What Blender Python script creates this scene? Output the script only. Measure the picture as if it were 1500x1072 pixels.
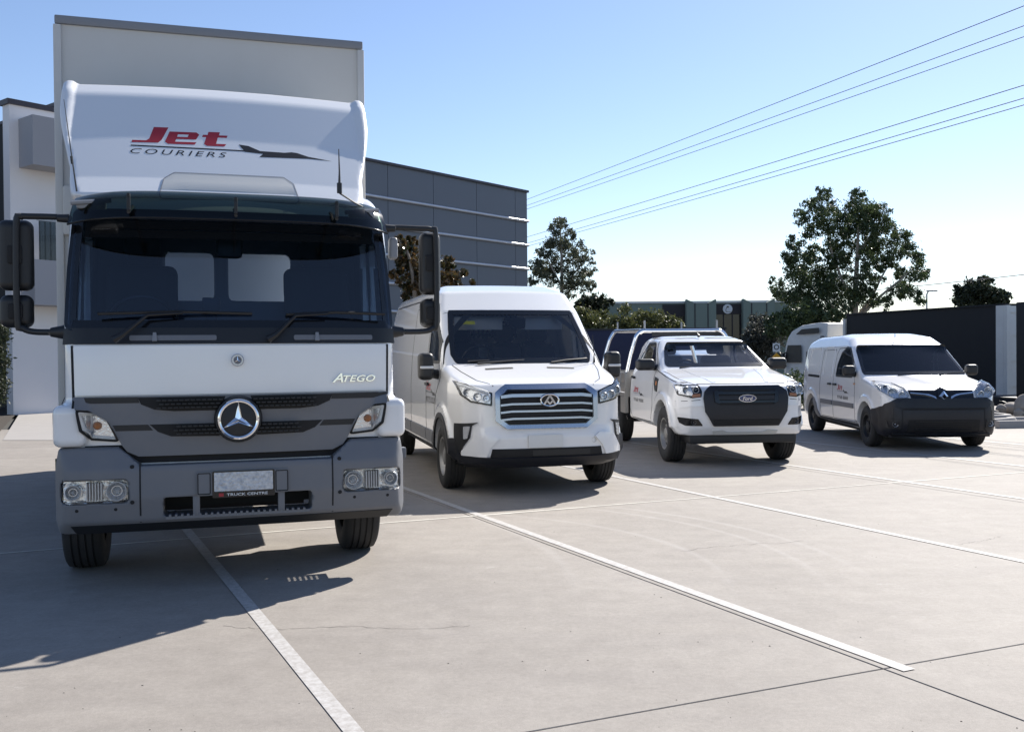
import bpy, bmesh, math, random
import numpy as np
from mathutils import Vector, Matrix

for o in list(bpy.data.objects):
    bpy.data.objects.remove(o, do_unlink=True)
scene = bpy.context.scene
COL = scene.collection
R = math.radians
rng = np.random.default_rng(7)
random.seed(7)

# ------------------------------------------------------------------ camera
FPX, EYE = 1420.0, 1.5                       # focal length in pixels of the 1500 px wide photograph
PITCH = math.atan((536 - 519) / FPX)
ROLL = math.atan(0.0088)
_fw = np.array([0, math.cos(PITCH), -math.sin(PITCH)])
_r0 = np.array([1.0, 0, 0]); _u0 = np.cross(_r0, _fw)
CR = math.cos(ROLL) * _r0 - math.sin(ROLL) * _u0
CU = math.sin(ROLL) * _r0 + math.cos(ROLL) * _u0
CC = np.array([0, 0, EYE])
cam_d = bpy.data.cameras.new('camera'); cam = bpy.data.objects.new('camera', cam_d); COL.objects.link(cam)
M = Matrix.Identity(4)
for i in range(3):
    M[i][0], M[i][1], M[i][2], M[i][3] = CR[i], CU[i], -_fw[i], CC[i]
cam.matrix_world = M
cam_d.sensor_width = 36; cam_d.lens = FPX / 1500 * 36
cam_d.clip_start = 0.05; cam_d.clip_end = 4000
scene.camera = cam

# ------------------------------------------------------------------ sky and sun
SUN_AZ, SUN_EL = 35.0, 39.0                  # degrees to the right of the view axis, above the horizon
world = bpy.data.worlds.new('World'); scene.world = world; world.use_nodes = True
wn = world.node_tree.nodes; wl = world.node_tree.links
sky = wn.new('ShaderNodeTexSky'); sky.sky_type = 'NISHITA'; sky.sun_disc = False
sky.sun_elevation = R(SUN_EL); sky.sun_rotation = R(SUN_AZ)
sky.altitude = 50; sky.air_density = 1.0; sky.dust_density = 0.2; sky.ozone_density = 3.2
grade = wn.new('ShaderNodeMix'); grade.data_type = 'RGBA'; grade.blend_type = 'MULTIPLY'; grade.inputs[0].default_value = 1
grade.inputs[7].default_value = (1.07, 1.0, 1.02, 1)          # the camera's slightly violet blue
wl.new(sky.outputs[0], grade.inputs[6]); wl.new(grade.outputs[2], wn['Background'].inputs[0]); wn['Background'].inputs[1].default_value = 0.086
sun_d = bpy.data.lights.new('sun', 'SUN'); sun_d.energy = 4.9; sun_d.angle = R(0.5); sun_d.color = (1, 0.95, 0.88)
sun = bpy.data.objects.new('sun', sun_d); COL.objects.link(sun)
_sd = Vector((math.sin(R(SUN_AZ)) * math.cos(R(SUN_EL)), math.cos(R(SUN_AZ)) * math.cos(R(SUN_EL)), math.sin(R(SUN_EL))))
sun.rotation_euler = _sd.to_track_quat('Z', 'Y').to_euler(); sun.location = (20, 20, 40)
vs = scene.view_settings
vs.view_transform = 'Standard'; vs.look = 'None'; vs.exposure = 0.85; vs.gamma = 1; vs.use_curve_mapping = False
scene.render.engine = 'CYCLES'

# ------------------------------------------------------------------ pixel helpers (1500 px photograph)
def ray(u, v):
    return _fw + CR * (u - 750) / FPX - CU * (v - 536) / FPX
def at(u, v, D):
    d = ray(u, v); return CC + d * (D / d[1])
def gp(u, v, z=0.0):
    d = ray(u, v); return CC + d * ((z - EYE) / d[2])

# ------------------------------------------------------------------ materials
MATS = {}
def mat(name, col, rough=0.5, metal=0.0, coat=0.0, noise=None, bump=None, spec=0.5, trans=0.0, emit=None):
    m = bpy.data.materials.new(name); m.use_nodes = True
    nt = m.node_tree; b = nt.nodes['Principled BSDF']
    b.inputs['Base Color'].default_value = (*col, 1); b.inputs['Roughness'].default_value = rough
    b.inputs['Metallic'].default_value = metal; b.inputs['Coat Weight'].default_value = coat
    b.inputs['Coat Roughness'].default_value = 0.04; b.inputs['Specular IOR Level'].default_value = spec
    if noise:                                                   # (scale, amount, second colour)
        tc = nt.nodes.new('ShaderNodeTexCoord'); n = nt.nodes.new('ShaderNodeTexNoise')
        n.inputs['Scale'].default_value = noise[0]; n.inputs['Detail'].default_value = 8; n.inputs['Roughness'].default_value = 0.65
        nt.links.new(tc.outputs['Object'], n.inputs['Vector'])
        r = nt.nodes.new('ShaderNodeValToRGB'); r.color_ramp.elements[0].position = 0.35; r.color_ramp.elements[1].position = 0.7
        r.color_ramp.elements[0].color = (*col, 1)
        c2 = noise[2]; r.color_ramp.elements[1].color = (*[col[i] * (1 - noise[1]) + c2[i] * noise[1] for i in range(3)], 1)
        nt.links.new(n.outputs[0], r.inputs[0]); nt.links.new(r.outputs[0], b.inputs['Base Color'])
    if bump:                                                    # (scale, strength)
        tc = nt.nodes.new('ShaderNodeTexCoord'); n = nt.nodes.new('ShaderNodeTexNoise')
        n.inputs['Scale'].default_value = bump[0]; n.inputs['Detail'].default_value = 4
        nt.links.new(tc.outputs['Object'], n.inputs['Vector'])
        bp = nt.nodes.new('ShaderNodeBump'); bp.inputs['Strength'].default_value = bump[1]; bp.inputs['Distance'].default_value = 0.01
        nt.links.new(n.outputs[0], bp.inputs['Height']); nt.links.new(bp.outputs[0], b.inputs['Normal'])
    MATS[name] = m
    return m
def glass(name, tint, ior=1.5, rough=0.0):
    m = bpy.data.materials.new(name); m.use_nodes = True; nt = m.node_tree; nt.nodes.clear()
    o = nt.nodes.new('ShaderNodeOutputMaterial'); mx = nt.nodes.new('ShaderNodeMixShader')
    t = nt.nodes.new('ShaderNodeBsdfTransparent'); t.inputs[0].default_value = (*tint, 1)
    g = nt.nodes.new('ShaderNodeBsdfGlossy'); g.inputs['Roughness'].default_value = rough
    f = nt.nodes.new('ShaderNodeFresnel'); f.inputs[0].default_value = ior
    nt.links.new(f.outputs[0], mx.inputs[0]); nt.links.new(t.outputs[0], mx.inputs[1]); nt.links.new(g.outputs[0], mx.inputs[2])
    nt.links.new(mx.outputs[0], o.inputs[0]); MATS[name] = m
    return m
WHITE = mat('white_paint', (.82, .82, .82), .26, coat=1.0, noise=(2.2, .09, (.62, .57, .5)))
WHITE2 = mat('white_gelcoat', (.74, .75, .76), .38, coat=.3)
BOXW = mat('box_panel', (.60, .59, .56), .5, noise=(.9, .35, (.5, .48, .44)))
GREYP = mat('grey_plastic', (.150, .156, .172), .5, noise=(5, .35, (.20, .195, .19)), bump=(400, .08))
GREYL = mat('light_grey_plastic', (.22, .23, .25), .5)
BLACKP = mat('black_plastic', (.012, .013, .015), .48, bump=(300, .08))
BLACKG = mat('black_gloss', (.008, .009, .011), .12)
DARKP = mat('charcoal_bumper', (.014, .015, .020), .42, noise=(5, .35, (.026, .026, .03)), spec=.4)
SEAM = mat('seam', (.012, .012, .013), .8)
CHROME = mat('chrome', (.82, .83, .85), .08, 1.0)
SATIN = mat('satin_chrome', (.50, .52, .56), .26, 1.0)
STEEL = mat('steel_wheel', (.42, .42, .41), .42, .7, noise=(9, .5, (.2, .17, .14)))
ALU = mat('aluminium', (.36, .345, .32), .42, .75, noise=(2.2, .5, (.34, .32, .30)))
RUBBER = mat('tyre_rubber', (.020, .020, .021), .8, noise=(6, .35, (.05, .048, .045)), bump=(120, .15))
RED = mat('red_decal', (.36, .018, .03), .4)
BLACKD = mat('black_decal', (.012, .011, .011), .4)
FABRIC = mat('seat_fabric', (.028, .029, .032), .9, bump=(200, .2))
DASH = mat('dashboard', (.085, .088, .095), .7)
LIGHTIN = mat('light_interior_trim', (.55, .55, .53), .7)
TRIM = mat('grey_cab_trim', (.10, .105, .115), .8)
TRIML = mat('pale_headliner', (.62, .62, .60), .85)
PAPER = mat('paper', (.75, .76, .76), .8)
YELLOW = mat('yellow_sticker', (.75, .68, .02), .6)
AMBER = mat('amber_bulb', (.55, .20, .06), .3)
GREEN = mat('olive_lamp', (.11, .12, .06), .35)
BLUEB = mat('blue_badge', (.012, .03, .12), .2, coat=1)
PLATE = mat('embossed_plate', (.62, .63, .64), .35, .5, noise=(42, .9, (.30, .31, .34)), bump=(55, 1.0))
WPLATE = mat('blank_plate', (.70, .70, .68), .5)
LAMPIN = mat('lamp_reflector', (.90, .91, .92), .18, .7, bump=(45, .5))
LAMPWH = mat('lamp_housing_pale', (.66, .67, .68), .3, .2)
MESHG = mat('black_mesh', (.006, .006, .007), .7)
GLASS = glass('windscreen_glass', (.97, .985, .98), 1.7)
GLASST = glass('truck_windscreen_glass', (.52, .66, .88), 1.85)  # blue in the tint stands in for reflected sky
GLASSD = glass('dark_window_glass', (.30, .34, .36), 1.5)
LENS = glass('clear_lens', (.93, .94, .95), 1.4)
VISOR = glass('green_tinted_visor', (.07, .10, .085), 1.45, .12)
CONC_W = mat('painted_concrete_white', (.76, .745, .75), .8, noise=(.6, .12, (.5, .48, .5)))
CONC_G = mat('grey_wall_box', (.33, .33, .35), .75)
PANELG = mat('grey_cladding', (.125, .138, .165), .42, noise=(.25, .25, (.10, .11, .13)))
RIB = mat('pale_rib', (.55, .55, .57), .35, .4)
CAPD = mat('dark_cap', (.045, .04, .05), .5)
SAGE = mat('sage_wall', (.20, .24, .20), .85, noise=(.4, .2, (.25, .28, .25)))
SAGED = mat('dark_brown_fascia', (.035, .028, .03), .7)
BARK = mat('bark', (.20, .165, .13), .9, noise=(4, .6, (.35, .31, .27)))
BARKP = mat('pale_gum_bark', (.42, .37, .31), .85, noise=(3, .5, (.22, .17, .13)))
STONE = mat('boulder', (.27, .235, .20), .9, noise=(4, .6, (.42, .38, .33)), bump=(9, .6))
KERB = mat('kerb_concrete', (.33, .31, .29), .85, noise=(3, .3, (.22, .21, .2)))
NAVY = mat('navy_curtain', (.010, .013, .055), .55, bump=(3, .3))
BLACKC = mat('black_curtain', (.010, .010, .012), .65, noise=(1.2, .4, (.016, .016, .018)), bump=(2.5, .25))
TRUCKW = mat('semi_white', (.74, .73, .70), .4, noise=(1.5, .25, (.45, .43, .4)))
SIGNY = mat('sign_yellow', (.75, .36, .01), .5)
SIGNW = mat('sign_white', (.7, .7, .7), .5)
WIRE = mat('wire', (.05, .05, .055), .6)
GALV = mat('galvanised', (.36, .37, .38), .5, .6)
WOOD = mat('pole_timber', (.12, .10, .08), .9)
MULCH = mat('mulch', (.045, .036, .028), .95, bump=(25, .8))
SILVER = mat('silver_paint', (.33, .35, .38), .3, .5, coat=.6)

def leaf_mat(name, c1, c2, rough=.5):
    m = bpy.data.materials.new(name); m.use_nodes = True; nt = m.node_tree; b = nt.nodes['Principled BSDF']
    a = nt.nodes.new('ShaderNodeAttribute'); a.attribute_name = 'tone'
    mx = nt.nodes.new('ShaderNodeMix'); mx.data_type = 'RGBA'
    mx.inputs[6].default_value = (*c1, 1); mx.inputs[7].default_value = (*c2, 1)
    nt.links.new(a.outputs['Fac'], mx.inputs[0]); nt.links.new(mx.outputs[2], b.inputs['Base Color'])
    b.inputs['Roughness'].default_value = rough
    tr = nt.nodes.new('ShaderNodeBsdfTranslucent'); nt.links.new(mx.outputs[2], tr.inputs[0])
    ms = nt.nodes.new('ShaderNodeMixShader'); ms.inputs[0].default_value = .3
    o = nt.nodes['Material Output']
    nt.links.new(b.outputs[0], ms.inputs[1]); nt.links.new(tr.outputs[0], ms.inputs[2]); nt.links.new(ms.outputs[0], o.inputs[0])
    return m
LEAF_E = leaf_mat('gum_leaf', (.036, .060, .024), (.105, .135, .052))
LEAF_S = leaf_mat('silvery_gum_leaf', (.055, .068, .040), (.150, .155, .090))
LEAF_D = leaf_mat('dark_leaf', (.022, .032, .016), (.050, .060, .030))
LEAF_Y = leaf_mat('olive_leaf', (.070, .085, .028), (.150, .150, .050))
LEAF_M = leaf_mat('magnolia_leaf', (.022, .034, .014), (.145, .080, .030), .3)
LEAF_G = leaf_mat('grey_shrub_leaf', (.050, .055, .045), (.095, .095, .078))

def concrete():
    m = bpy.data.materials.new('concrete'); m.use_nodes = True; nt = m.node_tree; b = nt.nodes['Principled BSDF']
    N = nt.nodes.new; L = nt.links.new
    geo = N('ShaderNodeNewGeometry')
    def noise(scale, detail=6, rough=.6, vec=None):
        n = N('ShaderNodeTexNoise'); n.inputs['Scale'].default_value = scale; n.inputs['Detail'].default_value = detail
        n.inputs['Roughness'].default_value = rough; L(vec or geo.outputs['Position'], n.inputs['Vector']); return n
    def ramp(src, p0, c0, p1, c1):
        r = N('ShaderNodeValToRGB'); r.color_ramp.elements[0].position = p0; r.color_ramp.elements[1].position = p1
        r.color_ramp.elements[0].color = (*c0, 1); r.color_ramp.elements[1].color = (*c1, 1); L(src, r.inputs[0]); return r
    def mix(a, bb, fac, mode='MULTIPLY'):
        x = N('ShaderNodeMix'); x.data_type = 'RGBA'; x.blend_type = mode
        if isinstance(fac, float): x.inputs[0].default_value = fac
        else: L(fac, x.inputs[0])
        L(a, x.inputs[6])
        if isinstance(bb, tuple): x.inputs[7].default_value = (*bb, 1)
        else: L(bb, x.inputs[7])
        return x.outputs[2]
    base = ramp(noise(.45, 8, .62).outputs[0], .3, (.258, .234, .208), .72, (.332, .304, .272)).outputs[0]
    # broom-finish streaks, stretched along the bays
    mp = N('ShaderNodeMapping'); mp.inputs['Rotation'].default_value = (0, 0, R(-25.7)); mp.inputs['Scale'].default_value = (.5, 2.6, 1)
    L(geo.outputs['Position'], mp.inputs[0])
    st = ramp(noise(1.6, 7, .6, mp.outputs[0]).outputs[0], .32, (.86, .86, .87), .66, (1.05, 1.05, 1.04)).outputs[0]
    c = mix(base, st, .45)
    c = mix(c, ramp(noise(5.5, 8, .7).outputs[0], .30, (.86, .855, .85), .68, (1.09, 1.09, 1.09)).outputs[0], .8)
    c = mix(c, ramp(noise(38, 3, .7).outputs[0], .3, (.82, .82, .82), .7, (1.1, 1.1, 1.1)).outputs[0], .6)
    c = mix(c, ramp(noise(170, 2, .7).outputs[0], .36, (.72, .71, .70), .6, (1.06, 1.06, 1.06)).outputs[0], .5)
    # pale scuffs
    sc = ramp(noise(2.3, 9, .75).outputs[0], .62, (0, 0, 0), .74, (1, 1, 1)).outputs[0]
    c = mix(c, (.47, .45, .42), mix(sc, (.45, .45, .45), 1.0), 'MIX')
    # dark drips and oil
    oil = ramp(noise(1.15, 5, .55).outputs[0], .69, (0, 0, 0), .80, (1, 1, 1)).outputs[0]
    c = mix(c, (.13, .118, .105), mix(oil, (.5, .5, .5), 1.0), 'MIX')
    # faint turning tyre tracks: rings about a far turning centre
    sep = N('ShaderNodeSeparateXYZ'); L(geo.outputs['Position'], sep.inputs[0])
    fac = None
    wob = noise(3, 4)
    for cx, cy, rad, wid in ((-1.3, 6.6, 2.72, .05), (-1.3, 6.7, 3.35, .045), (-1.25, 6.6, 3.62, .05), (3.2, 15, 9.2, .05), (-4.6, 6.2, 5.0, .06)):
        d = N('ShaderNodeVectorMath'); d.operation = 'DISTANCE'; L(geo.outputs['Position'], d.inputs[0]); d.inputs[1].default_value = (cx, cy, 0)
        s = N('ShaderNodeMath'); s.operation = 'SUBTRACT'; L(d.outputs['Value'], s.inputs[0]); s.inputs[1].default_value = rad
        ab = N('ShaderNodeMath'); ab.operation = 'ABSOLUTE'; L(s.outputs[0], ab.inputs[0])
        mr = N('ShaderNodeMapRange'); L(ab.outputs[0], mr.inputs[0]); mr.inputs[1].default_value = 0; mr.inputs[2].default_value = wid
        mr.inputs[3].default_value = 1; mr.inputs[4].default_value = 0
        if fac is None: fac = mr.outputs[0]
        else:
            a = N('ShaderNodeMath'); a.operation = 'MAXIMUM'; L(fac, a.inputs[0]); L(mr.outputs[0], a.inputs[1]); fac = a.outputs[0]
    f2 = N('ShaderNodeMath'); f2.operation = 'MULTIPLY'; L(fac, f2.inputs[0]); L(wob.outputs[0], f2.inputs[1])
    f3 = N('ShaderNodeMath'); f3.operation = 'MULTIPLY'; L(f2.outputs[0], f3.inputs[0]); f3.inputs[1].default_value = .36
    pd = N('ShaderNodeVectorMath'); pd.operation = 'DISTANCE'; L(geo.outputs['Position'], pd.inputs[0]); pd.inputs[1].default_value = (1.3, 8.3, 0)
    pm = N('ShaderNodeMapRange'); L(pd.outputs['Value'], pm.inputs[0]); pm.inputs[1].default_value = .9; pm.inputs[2].default_value = 2.6; pm.inputs[3].default_value = 1; pm.inputs[4].default_value = 0
    f4 = N('ShaderNodeMath'); f4.operation = 'MULTIPLY'; L(f3.outputs[0], f4.inputs[0]); L(pm.outputs[0], f4.inputs[1]); f3 = f4
    c = mix(c, (.47, .45, .43), f3.outputs[0], 'MIX')
    L(c, b.inputs['Base Color']); b.inputs['Roughness'].default_value = .78; b.inputs['Specular IOR Level'].default_value = .35
    bp = N('ShaderNodeBump'); bp.inputs['Strength'].default_value = .25; bp.inputs['Distance'].default_value = .004
    L(noise(140, 4, .7).outputs[0], bp.inputs['Height']); L(bp.outputs[0], b.inputs['Normal'])
    return m
CONCRETE = concrete()
def line_paint():
    m = bpy.data.materials.new('worn_line_paint'); m.use_nodes = True; nt = m.node_tree; b = nt.nodes['Principled BSDF']
    geo = nt.nodes.new('ShaderNodeNewGeometry'); n = nt.nodes.new('ShaderNodeTexNoise'); n.inputs['Scale'].default_value = 26
    n.inputs['Detail'].default_value = 8; n.inputs['Roughness'].default_value = .75; nt.links.new(geo.outputs['Position'], n.inputs['Vector'])
    r = nt.nodes.new('ShaderNodeValToRGB'); e = r.color_ramp.elements
    e[0].position = .34; e[0].color = (.30, .278, .255, 1); e[1].position = .60; e[1].color = (.45, .437, .42, 1)
    nt.links.new(n.outputs[0], r.inputs[0]); nt.links.new(r.outputs[0], b.inputs['Base Color']); b.inputs['Roughness'].default_value = .7
    return m
PAINT = line_paint()
SEAL = mat('joint_sealant', (.60, .575, .51), .8, noise=(14, .5, (.34, .32, .28)))
JOINT = mat('joint_dark', (.035, .028, .027), .9)
ASPH = mat('asphalt', (.06, .06, .06), .9, noise=(.3, .5, (.10, .10, .085)))

# ------------------------------------------------------------------ scene graph helpers
def tag(o, label=None, cat=None, group=None, kind=None):
    if label: o['label'] = label
    if cat: o['category'] = cat
    if group: o['group'] = group
    if kind: o['kind'] = kind
    return o
def thing(name, label, cat, loc=(0, 0, 0), rz=0, group=None):
    o = bpy.data.objects.new(name, None); COL.objects.link(o); o.empty_display_size = .2
    o.location = loc; o.rotation_euler = (0, 0, R(rz))
    return tag(o, label, cat, group)
def obj(name, v, f, m, parent=None, smooth=True, nrm=None, angle=38):
    me = bpy.data.meshes.new(name)
    me.from_pydata([tuple(map(float, p)) for p in v], [], [tuple(map(int, q)) for q in f]); me.update()
    me.materials.append(m)
    if smooth:
        me.polygons.foreach_set('use_smooth', [True] * len(me.polygons))
        if nrm is not None: me.normals_split_custom_set_from_vertices([tuple(map(float, p)) for p in nrm])
        else: me.set_sharp_from_angle(angle=R(angle))
    o = bpy.data.objects.new(name, me); COL.objects.link(o)
    if parent: o.parent = parent
    return o
class MB:
    """collects shapes of ONE part"""
    def __init__(s): s.v = []; s.f = []
    def add(s, v, f):
        n = len(s.v); s.v += [tuple(p) for p in v]; s.f += [tuple(i + n for i in q) for q in f]; return s
    def box(s, lo, hi, ch=0.0):
        if ch <= 0:
            x0, y0, z0 = lo; x1, y1, z1 = hi
            v = [(x0, y0, z0), (x1, y0, z0), (x1, y1, z0), (x0, y1, z0), (x0, y0, z1), (x1, y0, z1), (x1, y1, z1), (x0, y1, z1)]
            return s.add(v, [(3, 2, 1, 0), (4, 5, 6, 7), (0, 1, 5, 4), (1, 2, 6, 5), (2, 3, 7, 6), (3, 0, 4, 7)])
        bm = bmesh.new(); bmesh.ops.create_cube(bm, size=1)
        for p in bm.verts:
            p.co = Vector([(lo[i] + hi[i]) / 2 + p.co[i] * (hi[i] - lo[i]) for i in range(3)])
        bmesh.ops.bevel(bm, geom=bm.edges[:], offset=ch, segments=2, profile=.6, affect='EDGES')
        bm.verts.index_update()
        s.add([tuple(p.co) for p in bm.verts], [[q.index for q in fc.verts] for fc in bm.faces]); bm.free(); return s
    def tube(s, pts, r, n=8, cap=True):
        P = [Vector(p) for p in pts]; rr = r if isinstance(r, (list, tuple)) else [r] * len(P)
        up = None; rings = []
        for i, p in enumerate(P):
            d = (P[min(i + 1, len(P) - 1)] - P[max(i - 1, 0)]).normalized()
            if up is None: up = d.orthogonal().normalized()
            a = (up - d * up.dot(d)).normalized(); up = a; b = d.cross(a)
            rings.append([p + (a * math.cos(2 * math.pi * k / n) + b * math.sin(2 * math.pi * k / n)) * rr[i] for k in range(n)])
        v = [q for g in rings for q in g]
        f = [(i * n + k, i * n + (k + 1) % n, (i + 1) * n + (k + 1) % n, (i + 1) * n + k) for i in range(len(P) - 1) for k in range(n)]
        if cap: f += [tuple(range(n))[::-1], tuple((len(P) - 1) * n + k for k in range(n))]
        return s.add(v, f)
    def lathe(s, prof, c, axis='x', n=32, sgn=1, closed=False):
        """prof: (radius, offset along axis)"""
        v = []; f = []; m = len(prof)
        for k in range(n):
            a = 2 * math.pi * k / n; ca, sa = math.cos(a), math.sin(a)
            for r_, h in prof:
                h *= sgn
                if axis == 'x': v.append((c[0] + h, c[1] + r_ * ca, c[2] + r_ * sa))
                elif axis == 'y': v.append((c[0] + r_ * ca, c[1] + h, c[2] + r_ * sa))
                else: v.append((c[0] + r_ * ca, c[1] + r_ * sa, c[2] + h))
        for k in range(n):
            for i in range(m if closed else m - 1):
                j = (i + 1) % m; k2 = (k + 1) % n
                f.append((k * m + i, k * m + j, k2 * m + j, k2 * m + i))
        return s.add(v, f)
    def prism(s, poly, a0, a1, axis='y'):
        n = len(poly)
        def P(p, a): return (p[0], a, p[1]) if axis == 'y' else ((a, p[0], p[1]) if axis == 'x' else (p[0], p[1], a))
        v = [P(p, a0) for p in poly] + [P(p, a1) for p in poly]
        return s.add(v, [tuple(range(n))[::-1], tuple(range(n, 2 * n))] + [(i, (i + 1) % n, (i + 1) % n + n, i + n) for i in range(n)])
    def build(s, name, m, parent=None, smooth=True, angle=38):
        o = obj(name, s.v, s.f, m, parent, False)
        bm = bmesh.new(); bm.from_mesh(o.data); bmesh.ops.recalc_face_normals(bm, faces=bm.faces[:]); bm.to_mesh(o.data); bm.free()
        if smooth:
            o.data.polygons.foreach_set('use_smooth', [True] * len(o.data.polygons)); o.data.set_sharp_from_angle(angle=R(angle))
        return o
def curve_pts(P, n=8):
    """Catmull-Rom through P"""
    P = [np.array(p, float) for p in P]; Q = [2 * P[0] - P[1]] + P + [2 * P[-1] - P[-2]]; out = []
    for i in range(1, len(Q) - 2):
        for t in np.linspace(0, 1, n, endpoint=False):
            a, b, c, d = Q[i - 1], Q[i], Q[i + 1], Q[i + 2]
            out.append(.5 * (2 * b + (c - a) * t + (2 * a - 5 * b + 4 * c - d) * t * t + (3 * b - a - 3 * c + d) * t ** 3))
    return out + [P[-1]]

# ------------------------------------------------------------------ implicit body modelling
def fillet(pts, default=0.0, seg=6):
    out = []; n = len(pts)
    for i in range(n):
        p = np.array(pts[i][:2], float); r = pts[i][2] if len(pts[i]) > 2 else default
        a = np.array(pts[i - 1][:2], float) - p; b = np.array(pts[(i + 1) % n][:2], float) - p
        la, lb = np.linalg.norm(a), np.linalg.norm(b)
        if r <= 0 or la < 1e-6 or lb < 1e-6: out.append(p); continue
        a /= la; b /= lb; ang = math.acos(max(-1, min(1, a @ b)))
        if ang > 3.1: out.append(p); continue
        t = min(r / math.tan(ang / 2), .48 * la, .48 * lb)
        p0, p1 = p + a * t, p + b * t
        for k in range(seg + 1):
            s = k / seg; out.append((1 - s) ** 2 * p0 + 2 * s * (1 - s) * p + s * s * p1)
    return np.array(out)
def sd_poly(P, a, b):
    d2 = np.full(np.shape(a), 1e9); ins = np.zeros(np.shape(a), bool); n = len(P)
    for i in range(n):
        p, q = P[i], P[(i + 1) % n]; e = q - p; ee = e @ e + 1e-12
        wa, wb = a - p[0], b - p[1]; t = np.clip((wa * e[0] + wb * e[1]) / ee, 0, 1)
        d2 = np.minimum(d2, (wa - e[0] * t) ** 2 + (wb - e[1] * t) ** 2)
        c = (p[1] > b) != (q[1] > b)
        if p[1] != q[1]: ins ^= c & (a < (q[0] - p[0]) * (b - p[1]) / (q[1] - p[1]) + p[0])
    return np.where(ins, -1, 1) * np.sqrt(d2)
class Tab:
    def __init__(s, P, res=.02, pad=.5):
        P = np.asarray(P, float); s.res = res; s.lo = P.min(0) - pad; hi = P.max(0) + pad
        s.n = np.ceil((hi - s.lo) / res).astype(int) + 1
        A, B = np.meshgrid(s.lo[0] + np.arange(s.n[0]) * res, s.lo[1] + np.arange(s.n[1]) * res, indexing='ij')
        s.g = sd_poly(P, A, B)
    def __call__(s, a, b):
        fa = np.clip((a - s.lo[0]) / s.res, 0, s.n[0] - 1.001); fb = np.clip((b - s.lo[1]) / s.res, 0, s.n[1] - 1.001)
        i = fa.astype(int); j = fb.astype(int); fa = fa - i; fb = fb - j; g = s.g
        return (g[i, j] * (1 - fa) + g[i + 1, j] * fa) * (1 - fb) + (g[i, j + 1] * (1 - fa) + g[i + 1, j + 1] * fa) * fb
def smax(a, b, k):
    h = np.maximum(k - np.abs(a - b), 0); return np.maximum(a, b) + h * h / (4 * k)
def smin(a, b, k): return -smax(-a, -b, k)
def mirror_poly(half):
    """half: (x>=0, b) points in order; closes it over x = 0"""
    return [tuple(p) for p in half] + [(-p[0],) + tuple(p[1:]) for p in reversed(half)]
def sd_box(x, y, z, c, h, r=0.0):
    qx, qy, qz = np.abs(x - c[0]) - h[0] + r, np.abs(y - c[1]) - h[1] + r, np.abs(z - c[2]) - h[2] + r
    return np.sqrt(np.maximum(qx, 0) ** 2 + np.maximum(qy, 0) ** 2 + np.maximum(qz, 0) ** 2) + np.minimum(np.maximum(qx, np.maximum(qy, qz)), 0) - r
class Body:
    def __init__(s, side, plan, front, k=.08, kp=.08, cy=0.0, cz=0.0, extra=None):
        s.S = Tab(fillet(side)); s.P = Tab(fillet(mirror_poly(plan))); s.F = Tab(fillet(mirror_poly(front)))
        s.k, s.kp, s.cy, s.cz, s.extra = k, kp, cy, cz, extra
    def __call__(s, x, y, z):
        x2 = x * x
        d = smax(smax(s.P(x, y), s.F(x, z), s.kp), s.S(y - s.cy * x2, z + s.cz * x2), s.k)
        return s.extra(d, x, y, z) if s.extra else d
def surfnet(f, lo, hi, res):
    lo = np.array(lo, float); n = np.ceil((np.array(hi) - lo) / res).astype(int) + 1
    ax = [lo[i] + np.arange(n[i]) * res for i in range(3)]
    V = f(*np.meshgrid(*ax, indexing='ij')); S = V < 0
    c = np.zeros(tuple(n - 1), np.int8)
    for i in (0, 1):
        for j in (0, 1):
            for k in (0, 1): c += S[i:n[0] - 1 + i, j:n[1] - 1 + j, k:n[2] - 1 + k]
    act = (c > 0) & (c < 8); idx = np.full(act.shape, -1, int); I = np.argwhere(act); idx[act] = np.arange(len(I))
    acc = np.zeros((len(I), 3)); cnt = np.zeros(len(I))
    corners = [(i, j, k) for i in (0, 1) for j in (0, 1) for k in (0, 1)]
    for a in corners:
        for d in range(3):
            if a[d]: continue
            b = list(a); b[d] = 1
            va = V[I[:, 0] + a[0], I[:, 1] + a[1], I[:, 2] + a[2]]; vb = V[I[:, 0] + b[0], I[:, 1] + b[1], I[:, 2] + b[2]]
            m = (va < 0) != (vb < 0); t = np.where(m, va / np.where(m, va - vb, 1), 0)
            p = np.tile(np.array(a, float), (len(I), 1)); p[:, d] += t
            acc[m] += p[m]; cnt[m] += 1
    v = lo + (I + acc / cnt[:, None]) * res
    quads = []
    for d in range(3):
        u, w = (d + 1) % 3, (d + 2) % 3
        sl0 = [slice(1, n[0] - 1)] * 3; sl0 = [slice(1, n[i] - 1) for i in range(3)]; sl1 = list(sl0)
        sl0[d] = slice(0, n[d] - 1); sl1[d] = slice(1, n[d])
        a, b = S[tuple(sl0)], S[tuple(sl1)]; E_ = np.argwhere(a != b)
        off = np.array([1, 1, 1]); off[d] = 0; E_ = E_ + off
        ins = S[E_[:, 0], E_[:, 1], E_[:, 2]]
        du = np.zeros(3, int); du[u] = 1; dw = np.zeros(3, int); dw[w] = 1
        q = [idx[tuple((E_ - x).T)] for x in (du + dw, dw, du * 0, du)]
        q = np.stack(q, 1); q[~ins] = q[~ins][:, ::-1]; quads.append(q)
    return v, np.concatenate(quads)
def grad(f, p, e=.004):
    x, y, z = p[:, 0], p[:, 1], p[:, 2]
    g = np.stack([f(x + e, y, z) - f(x - e, y, z), f(x, y + e, z) - f(x, y - e, z), f(x, y, z + e) - f(x, y, z - e)], 1)
    return g / np.maximum(np.linalg.norm(g, axis=1, keepdims=True), 1e-9)
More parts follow.
